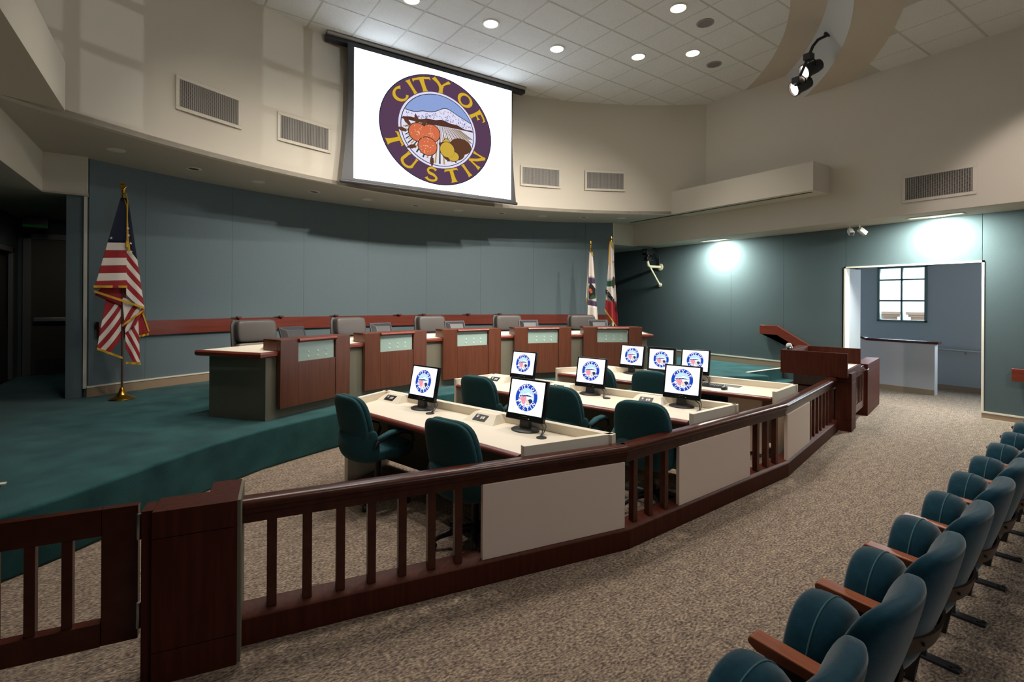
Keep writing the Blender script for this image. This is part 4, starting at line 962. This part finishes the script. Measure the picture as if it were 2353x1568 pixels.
for x, z0 in ((.035, U(0,560)[1]), (.055, U(0,568)[1])): m.lathe([(.006,0),(.014,-.015),(.013,-.03),(.020,-.09),(.001,-.092)], (x,-.09,z0), 10)
m.build('tassel_cord', m_gold, us, smooth=50)
m = MB()
def star(mb, cx, cz, y, r):
    pts = [(cx+(r if k % 2 == 0 else r*.4)*sin(pi*k/5), y, cz+(r if k % 2 == 0 else r*.4)*cos(pi*k/5)) for k in range(10)]; c = mb.bm.verts.new((cx,y,cz)); v = [mb.bm.verts.new(p) for p in pts]
    for k in range(10): mb.face([c, v[k], v[(k+1)%10]])
for px, py in ((255,557),(286,548),(290,566),(285,532),(291,585)):
    x, z = U(px, py); star(m, x, z, -.095, .02)
m.build('stars', m_flag_w, us, recalc=False, solid=.002)

ca = thing('state_flag', 'white flag with bear, green ground and red band at the right end of the stage', 'flag', (8.26, 8.42, ZD), 40, 'flags on indoor poles')
flag_base(ca, 2.86, 'spear')
def V(px, py): return ((px-1405)/99.5, (695-py)/99.5+1.783-ZD)
m = MB()
drape(m, V(1401,560), V(1407,560), V(1391,716), V(1421,760), -.02, -.06, [(.50,Ww),(.575,Gg),(.77,Ww),(1.1,Rr)], .16, 1.6, .014, 40)
m.build('cloth', fm, ca, smooth=60, recalc=False, solid=.003)
m = MB(); fringe(m, V(1390,713), V(1417,752), -.065, .04, 0, .012, 1.5)
m.tube([(V(1402,559)[0],-.02,V(0,559)[1]),(V(1400,566)[0],-.03,V(0,570)[1]),(V(1398,600)[0],-.03,V(0,612)[1])], .012, 6); m.tube([(V(1403,558)[0],-.02,V(0,557)[1]),(V(1408,563)[0],-.03,V(0,575)[1])], .012, 6)
m.build('fringe', m_gold, ca, recalc=False, solid=.006)
m = MB(); x, z = V(1408.5, 606); star(m, x, z, -.055, .025)
m.build('red_star', m_flag_r, ca, recalc=False, solid=.002)
m = MB(); m.loft([[(V(1409.5,644)[0]+dx, -.075+dy, V(0,z_)[1]) for dx, dy in sell(w_, .012, 1, 12)] for z_, w_ in ((666,.02),(661,.05),(653,.055),(648,.035),(643,.04),(640,.02))]); m.build('bear', m_flag_br, ca, smooth=50)
def glyphs(mb, txt, p0, p1, h, y, sl=0.25):
    # block capitals following a slanted base line (stroke letters)
    D = {'F':[((0,0),(0,1)),((0,1),(.6,1)),((0,.5),(.5,.5))],'O':[((0,0),(0,1)),((0,1),(.6,1)),((.6,1),(.6,0)),((.6,0),(0,0))],'R':[((0,0),(0,1)),((0,1),(.6,1)),((.6,1),(.6,.5)),((.6,.5),(0,.5)),((.2,.5),(.6,0))],
         'N':[((0,0),(0,1)),((0,1),(.6,0)),((.6,0),(.6,1))],'I':[((.3,0),(.3,1))],'A':[((0,0),(.3,1)),((.3,1),(.6,0)),((.12,.4),(.48,.4))],'E':[((0,0),(0,1)),((0,1),(.6,1)),((0,.5),(.5,.5)),((0,0),(.6,0))],'L':[((0,0),(0,1)),((0,0),(.6,0))]}
    n = len(txt); d = Vector((p1[0]-p0[0], p1[1]-p0[1]))
    for i, ch in enumerate(txt):
        if ch not in D: continue
        o = Vector(p0)+d*(i/n); ux = d*(1/n)*1.25; uz = Vector((.0, h))
        for a, b in D[ch]:
            A = o+ux*a[0]+uz*a[1]; B = o+ux*b[0]+uz*b[1]; q = (B-A).normalized(); nn = Vector((-q.y,q.x))*h*.085
            mb.poly([(p.x, y, p.y) for p in (A-nn, B-nn, B+nn, A+nn)])
m = MB(); glyphs(m, 'IFORNIA', V(1391.5,678), V(1412,703), .11, -.084); glyphs(m, 'R', V(1415,714), V(1418.5,720), .10, -.084)
m.build('lettering', m_flag_k, ca, recalc=False, solid=.002)

cf = thing('city_flag', 'white flag with a purple round seal behind the rightmost station', 'flag', (7.60, 8.40, ZD), 40, 'flags on indoor poles')
flag_base(cf, 2.70, 'spear')
def Q(px, py): return ((px-1363.5)/103.0, (695-py)/103.0+1.783-ZD)
m = MB()
drape(m, Q(1361,584), Q(1368,584), Q(1357,735), Q(1381,740), -.02, -.05, [(.385,Ww),(.40,Pp),(.475,Pp),(.49,Ww),(.73,Ww),(.745,Pp),(.80,Pp),(.815,Ww),(1.1,Ww)], 0, 1.3, .012, 40)
drape(m, Q(1360,588), Q(1362,588), Q(1353,693), Q(1360,698), .02, .015, [(1,Ww)], 0, 1, .005, 6, 20)
m.build('cloth', fm, cf, smooth=60, recalc=False, solid=.003)
m = MB()
def blob(pts, mi, y): m.poly([(Q(*p)[0], y, Q(*p)[1]) for p in pts], mi)
blob([(1361,656),(1374,656),(1376,690),(1360,690)], Kk, -.064); blob([(1366,656),(1374,656),(1375,668)], Ww, -.066); blob([(1364,686),(1370,681),(1375,686),(1375,690),(1362,691)], Gg, -.066)
for cx, cy, r_ in ((1362.5,671,3.6),(1365,675,3.2)):
    m.poly([(Q(cx+r_*cos(a*pi/5), cy+r_*sin(a*pi/5))[0], -.068, Q(cx, cy+r_*sin(a*pi/5))[1]) for a in range(10)], Oo)
m.build('seal_print', fm, cf, recalc=False, solid=.002)
m = MB(); fringe(m, Q(1353.5,690), Q(1358,698), .01, .05, 0, .002, 1); m.tube([(Q(1360,583)[0],-.02,Q(0,584)[1]),(Q(1366,582)[0],-.03,Q(0,584)[1]),(Q(1368.5,588)[0],-.03,Q(0,592)[1])], .01, 6); m.build('fringe', m_gold, cf, recalc=False, solid=.006)

# ================================================================ CAMERA ON BRACKET, SENSORS
cb = thing('wall_camera', 'black pan-tilt camera on an ivory pipe bracket on the right wall', 'camera', (TR, 8.72, 2.6), 0)
b = MB(); b.lathe([(.09,0),(.09,.02),(.04,.03)], n=24); b = b.build('wall_flange', m_ivory, cb, smooth=40); b.rotation_euler = (0,R(-90),0); b.location = (0,0,.06)
b = MB(); b.tube([(0,0,.06),(-.40,0,.06),(-.46,0,.09),(-.48,0,.16),(-.48,0,.20)], .035, 12); b.build('pipe_arm', m_ivory, cb, smooth=60)
b = MB(); b.tube([(-.38,0,.03),(-.02,0,-.40)], .022, 10); b.tube([(-.025,0,-.40),(0,0,-.40)], .05, 14); b.build('brace', m_ivory, cb, smooth=40)
MB().box(-.58,-.38,-.10,.10,.20,.215).build('mount_plate', m_grey_pl, cb)
b = MB(); b.box(-.56,-.40,-.05,.05,.215,.30); b.lathe([(.05,.30),(.05,.34)], (-.48,0,0), 16); b.box(-.60,-.38,-.08,.08,.34,.50); b.box(-.38,-.30,-.05,.05,.37,.45); b.build('camera_body', m_black, cb, bevel=.01)
b = MB(); b.lathe([(.045,0),(.05,.05),(.04,.09)], n=18); b = b.build('lens', m_blackg, cb, smooth=40); b.rotation_euler = (R(90),0,R(-60)); b.location = (-.60,-.02,.42)
b = MB(); b.tube([(-.36,.0,.50),(-.2,.02,.54),(-.06,.03,.44),(-.02,.03,.25),(-.02,.02,.08)], .012, 6); b.build('cable', m_black, cb, smooth=60)
for k, (y, az, lab) in enumerate(((4.22,-130,'left white sensor head under the right soffit'),(4.06,120,'right white sensor head under the right soffit, aimed along the wall'))):
    t = thing('soffit_sensor', lab, 'sensor', (10.05, y, ZS), az, 'pair of white sensor heads')
    MB().lathe([(.035,-.012),(.035,0)], n=16).build('mount', m_white_pl, t); b = MB(); b.tube([(0,0,-.01),(0,0,-.05),(0,.02,-.08)], .012, 8); b.build('stem', m_white_pl, t, smooth=60)
    Mx = Matrix.Translation((0,.03,-.10)) @ Matrix.Rotation(R(-35),4,'X'); b = MB(); b.box(-.04,.04,-.05,.10,-.04,.04,0,Mx); b.build('head', m_white_pl, t, bevel=.012); MB().box(-.03,.03,.101,.104,-.03,.03,0,Mx).build('face', m_grey_pl, t)

# ================================================================ LIGHTS
def spot(name, loc, target, power, angle, blend=.7, size=.08, col=WARM):
    l = bpy.data.lights.new(name, 'SPOT'); l.energy = power; l.spot_size = R(angle); l.spot_blend = blend; l.shadow_soft_size = size; l.color = col
    o = bpy.data.objects.new(name, l); C.objects.link(o); o.location = loc
    d = Vector(target) - Vector(loc); o.rotation_euler = d.to_track_quat('-Z', 'Y').to_euler(); return o
def area(name, loc, target, power, sx, sy, col=(1,1,1), spread=180):
    l = bpy.data.lights.new(name, 'AREA'); l.energy = power; l.shape = 'RECTANGLE'; l.size = sx; l.size_y = sy; l.color = col; l.spread = R(spread)
    o = bpy.data.objects.new(name, l); C.objects.link(o); o.location = loc
    d = Vector(target) - Vector(loc); o.rotation_euler = d.to_track_quat('-Z', 'X').to_euler(); return o
def downlight(x, y, z, label, power, r=.11, group='lit round ceiling downlights'):
    t = thing('ceiling_downlight', label, 'light', (x, y, z), 0, group)
    MB().lathe([(r+.025, .0), (r+.025, -.010), (r, -.012), (r-.004, .004)], n=28).build('trim_ring', m_trim, t, smooth=40)
    MB().lathe([(r-.002, -.004), (r*.5, -.0035), (.001, -.003)], n=28).build('lamp', m_lamp, t)
    spot('downlight_lamp', (x, y, z-.05), (x, y, 0), power, 92, .75, .10)
    return t
DL = ['lit ceiling downlight at top edge above the left of the screen','lit ceiling downlight second from the left above the screen','lit ceiling downlight nearest the right end of the screen housing','lit ceiling downlight farthest from the screen left of the lower speaker','lit ceiling downlight just left of the lower round ceiling speaker','large lit ceiling downlight beside the upper round ceiling speaker']
for k, (x, y) in enumerate([(2.69,6.76),(3.95,6.67),(5.28,6.71),(6.63,6.13),(7.31,5.52),(6.01,4.79)]): downlight(x, y, ZC, DL[k], P_DOWN)
for a_, b_ in FW: area('window_daylight', ((a_+b_)/2, -6.4, 3.8), ((a_+b_)/2, 0, 2.6), 16, b_-a_, 1.7, (.74,.87,1.0))
spot('hall_lamp', (-1.7, 10.2, 3.1), (-1.7, 11.6, 1.0), 14, 120, 1, .1)  # unseen lamp added so the dark hall and its door show faintly
spot('reflected_sunlight', (13.9, -44.1, 1.0), (3.9, -6, 3.9), 9000, 9, .2, .05, (.9,.95,1))
# area lamps added to brighten the corridor; last three at openings invented out of view
for a_, b_, e_ in ((4.02,4.93,60),(5.32,6.23,60),(1.2,2.9,80),(6.6,7.5,70),(7.8,8.7,70)): area('window_daylight', (fw+.4, (a_+b_)/2, 2.0), (fw-1, (a_+b_)/2, 1.6), e_*1.6, b_-a_, 1.2, (.84,.93,1.0))
spot('aisle_accent_lamp', (6.2, -1.2, 5.4), (9.47, 1.0, 3.1), 420, 40, .35, .05, (1,.86,.86))
# stage lights on the ceiling beam, above the frame
for x, y, e_ in ((.2,4.3,260),(2.4,3.35,640),(4.2,3.0,820),(6.0,3.4,680),(7.6,3.9,420)): spot('beam_stage_lamp', (x, y, 5.45), (3.9+(x-3.9)*.6, 8.6, 2.2), e_, 72, 1.0, .06, (1,.93,.85))
# the rest of the ring of downlights, above the frame
for x, y in ((1.4,6.2),(.6,5.5),(1.9,4.8),(3.3,4.2),(4.7,4.2)): spot('downlight_lamp', (x, y, ZC-.05), (x, y, 0), P_DOWN, 92, .75, .10)
for x, y, e_ in ((1.0,1.0,.6),(3.6,1.2,1.3),(6.0,1.4,1.3),(8.2,1.6,1),(1.8,-2.6,.7),(5.2,-2.6,.8),(8.4,-2.6,.8)): spot('aisle_lamp', (x, y, ZC2-.05), (x, y, 0), P_AISLE*e_, 105, .8, .12)
for k, (x, y) in enumerate(((6.68,4.82),(7.98,5.57))):
    t = thing('ceiling_speaker', ('upper','lower')[k]+' round grey ceiling speaker among the ceiling tiles', 'speaker', (x, y, ZC), 0)
    MB().lathe([(.13,0),(.13,-.008),(.105,-.012),(.10,-.004)], n=28).build('rim', m_vent, t, smooth=40); MB().lathe([(.102,-.006),(.06,-.007),(.001,-.008)], n=28).build('grille', m_spk, t)
SOF = [(-.74,8.18),(.11,8.71),(1.00,9.07),(1.92,9.35),(2.91,9.49),(3.91,9.54),(4.87,9.52),(5.81,9.31),(6.75,9.06),(7.62,8.66),(8.40,8.25)]
for k, (x, y) in enumerate(SOF):
    d_ = math.hypot(x-BK_C[0], y-BK_C[1]); 
    on = ['first','second','third','fourth','fifth','sixth','seventh','eighth','ninth','tenth','eleventh'][k]
    t = thing('soffit_light', '%s unlit round fitting from the left in the curved soffit, %s' % (on, 'flat white cover' if k % 2 == 0 else 'open black aperture'), 'light', (x, y, Z1), 0, 'unlit round fittings in the curved soffit')
    MB().lathe([(.10,0),(.10,-.006),(.075,-.010),(.07,-.002)], n=24).build('trim_ring', m_trim, t, smooth=40)
    if k % 2 == 0: MB().lathe([(.074,-.008),(.05,-.014),(.001,-.016)], n=24).build('cover', m_white_pl, t, smooth=60)
    else: MB().lathe([(.072,-.003),(.001,-.0025)], n=24).build('aperture', m_black, t)
for k, (y0, y1) in enumerate(((6.58,7.22),(2.62,3.30))):
    t = thing('wall_washer', ('recessed strip light in the right soffit near the camera bracket','recessed strip light in the right soffit above the side opening')[k], 'light', (9.94, (y0+y1)/2, ZS), 0)
    h_ = (y1-y0)/2; f = MB(); f.box(-.10,-.08,-h_,h_,-.012,0); f.box(.08,.10,-h_,h_,-.012,0); f.box(-.1,.1,-h_-.02,-h_,-.012,0); f.box(-.1,.1,h_,h_+.02,-.012,0); f.build('frame', m_trim, t)
    MB().box(-.08,.08,-h_,h_,-.006,-.002).build('diffuser', m_tube, t)
    area('washer_lamp', (9.94, (y0+y1)/2, ZS-.016), (10.06, (y0+y1)/2, 2.0), P_WASH, .6, .14, (.93,1.0,.93), 180)
# stage light bar on the stepped beam
bar = thing('stage_light_bar', 'black curved pipe with clamps fixed to the ceiling beam', 'light bar', (8.12, 3.765, 5.82), 0)
b = MB(); b.tube([(.06,-.03,.03),(.0,.0,.0),(-.10,.05,-.06),(-.17,.09,-.16),(-.22,.13,-.32),(-.21,.25,-.55),(-.18,.34,-.68)], .022, 8); b.build('pipe', m_black, bar, smooth=60)
b = MB(); b.lathe([(.075,0),(.075,.02),(.03,.035)], n=20); b = b.build('flange', m_black, bar, smooth=40); b.rotation_euler = (R(50),0,R(-40)); b.location = (.06,-.03,.03)
for z, y in ((-.32,.13),(-.62,.30)): MB().box(-.27,-.15,y-.06,y+.06,z-.05,z+.05).build('clamp', m_black, bar, bevel=.012)
SP = [((8.12,3.98,5.40),'upper of the two lit black stage spotlights on the ceiling bar'),((8.05,4.10,5.16),'lower of the two lit black stage spotlights on the ceiling bar')]
for k, (p, lab) in enumerate(SP):
    t = thing('stage_spotlight', lab, 'spotlight', p, 0, 'stage spotlights on the bar')
    dirv = (Vector((2.3, 7.9, 1.8)) - Vector(p)).normalized(); q = dirv.to_track_quat('Z', 'Y').to_matrix().to_4x4()
    def P3(rings, nm, mat, sm=40):
        mb = MB(); mb.lathe(rings, n=22); mb.bm.transform(q); return mb.build(nm, mat, t, smooth=sm)
    P3([(.03,-.20),(.085,-.17),(.10,-.10),(.10,.05)], 'body', m_black); P3([(.112,.045),(.118,.06),(.118,.10),(.104,.105),(.10,.07)], 'lens_ring', m_black); P3([(.100,.075),(.05,.082),(.001,.084)], 'lens', m_spotglow, 60)
    y_ = MB(); y_.tube([q @ Vector((.105,0,-.03)), q @ Vector((.12,0,-.03))+Vector((0,0,.06)), Vector((0,-.02,.18)), q @ Vector((-.12,0,-.03))+Vector((0,0,.06)), q @ Vector((-.105,0,-.03))], .010, 6); y_.build('yoke', m_black, t, smooth=60)
    spot('stage_lamp', Vector(p)+dirv*.12, (2.3, 7.9, 1.8), P_STAGE, 50, .6, .08, (1,.9,.8))
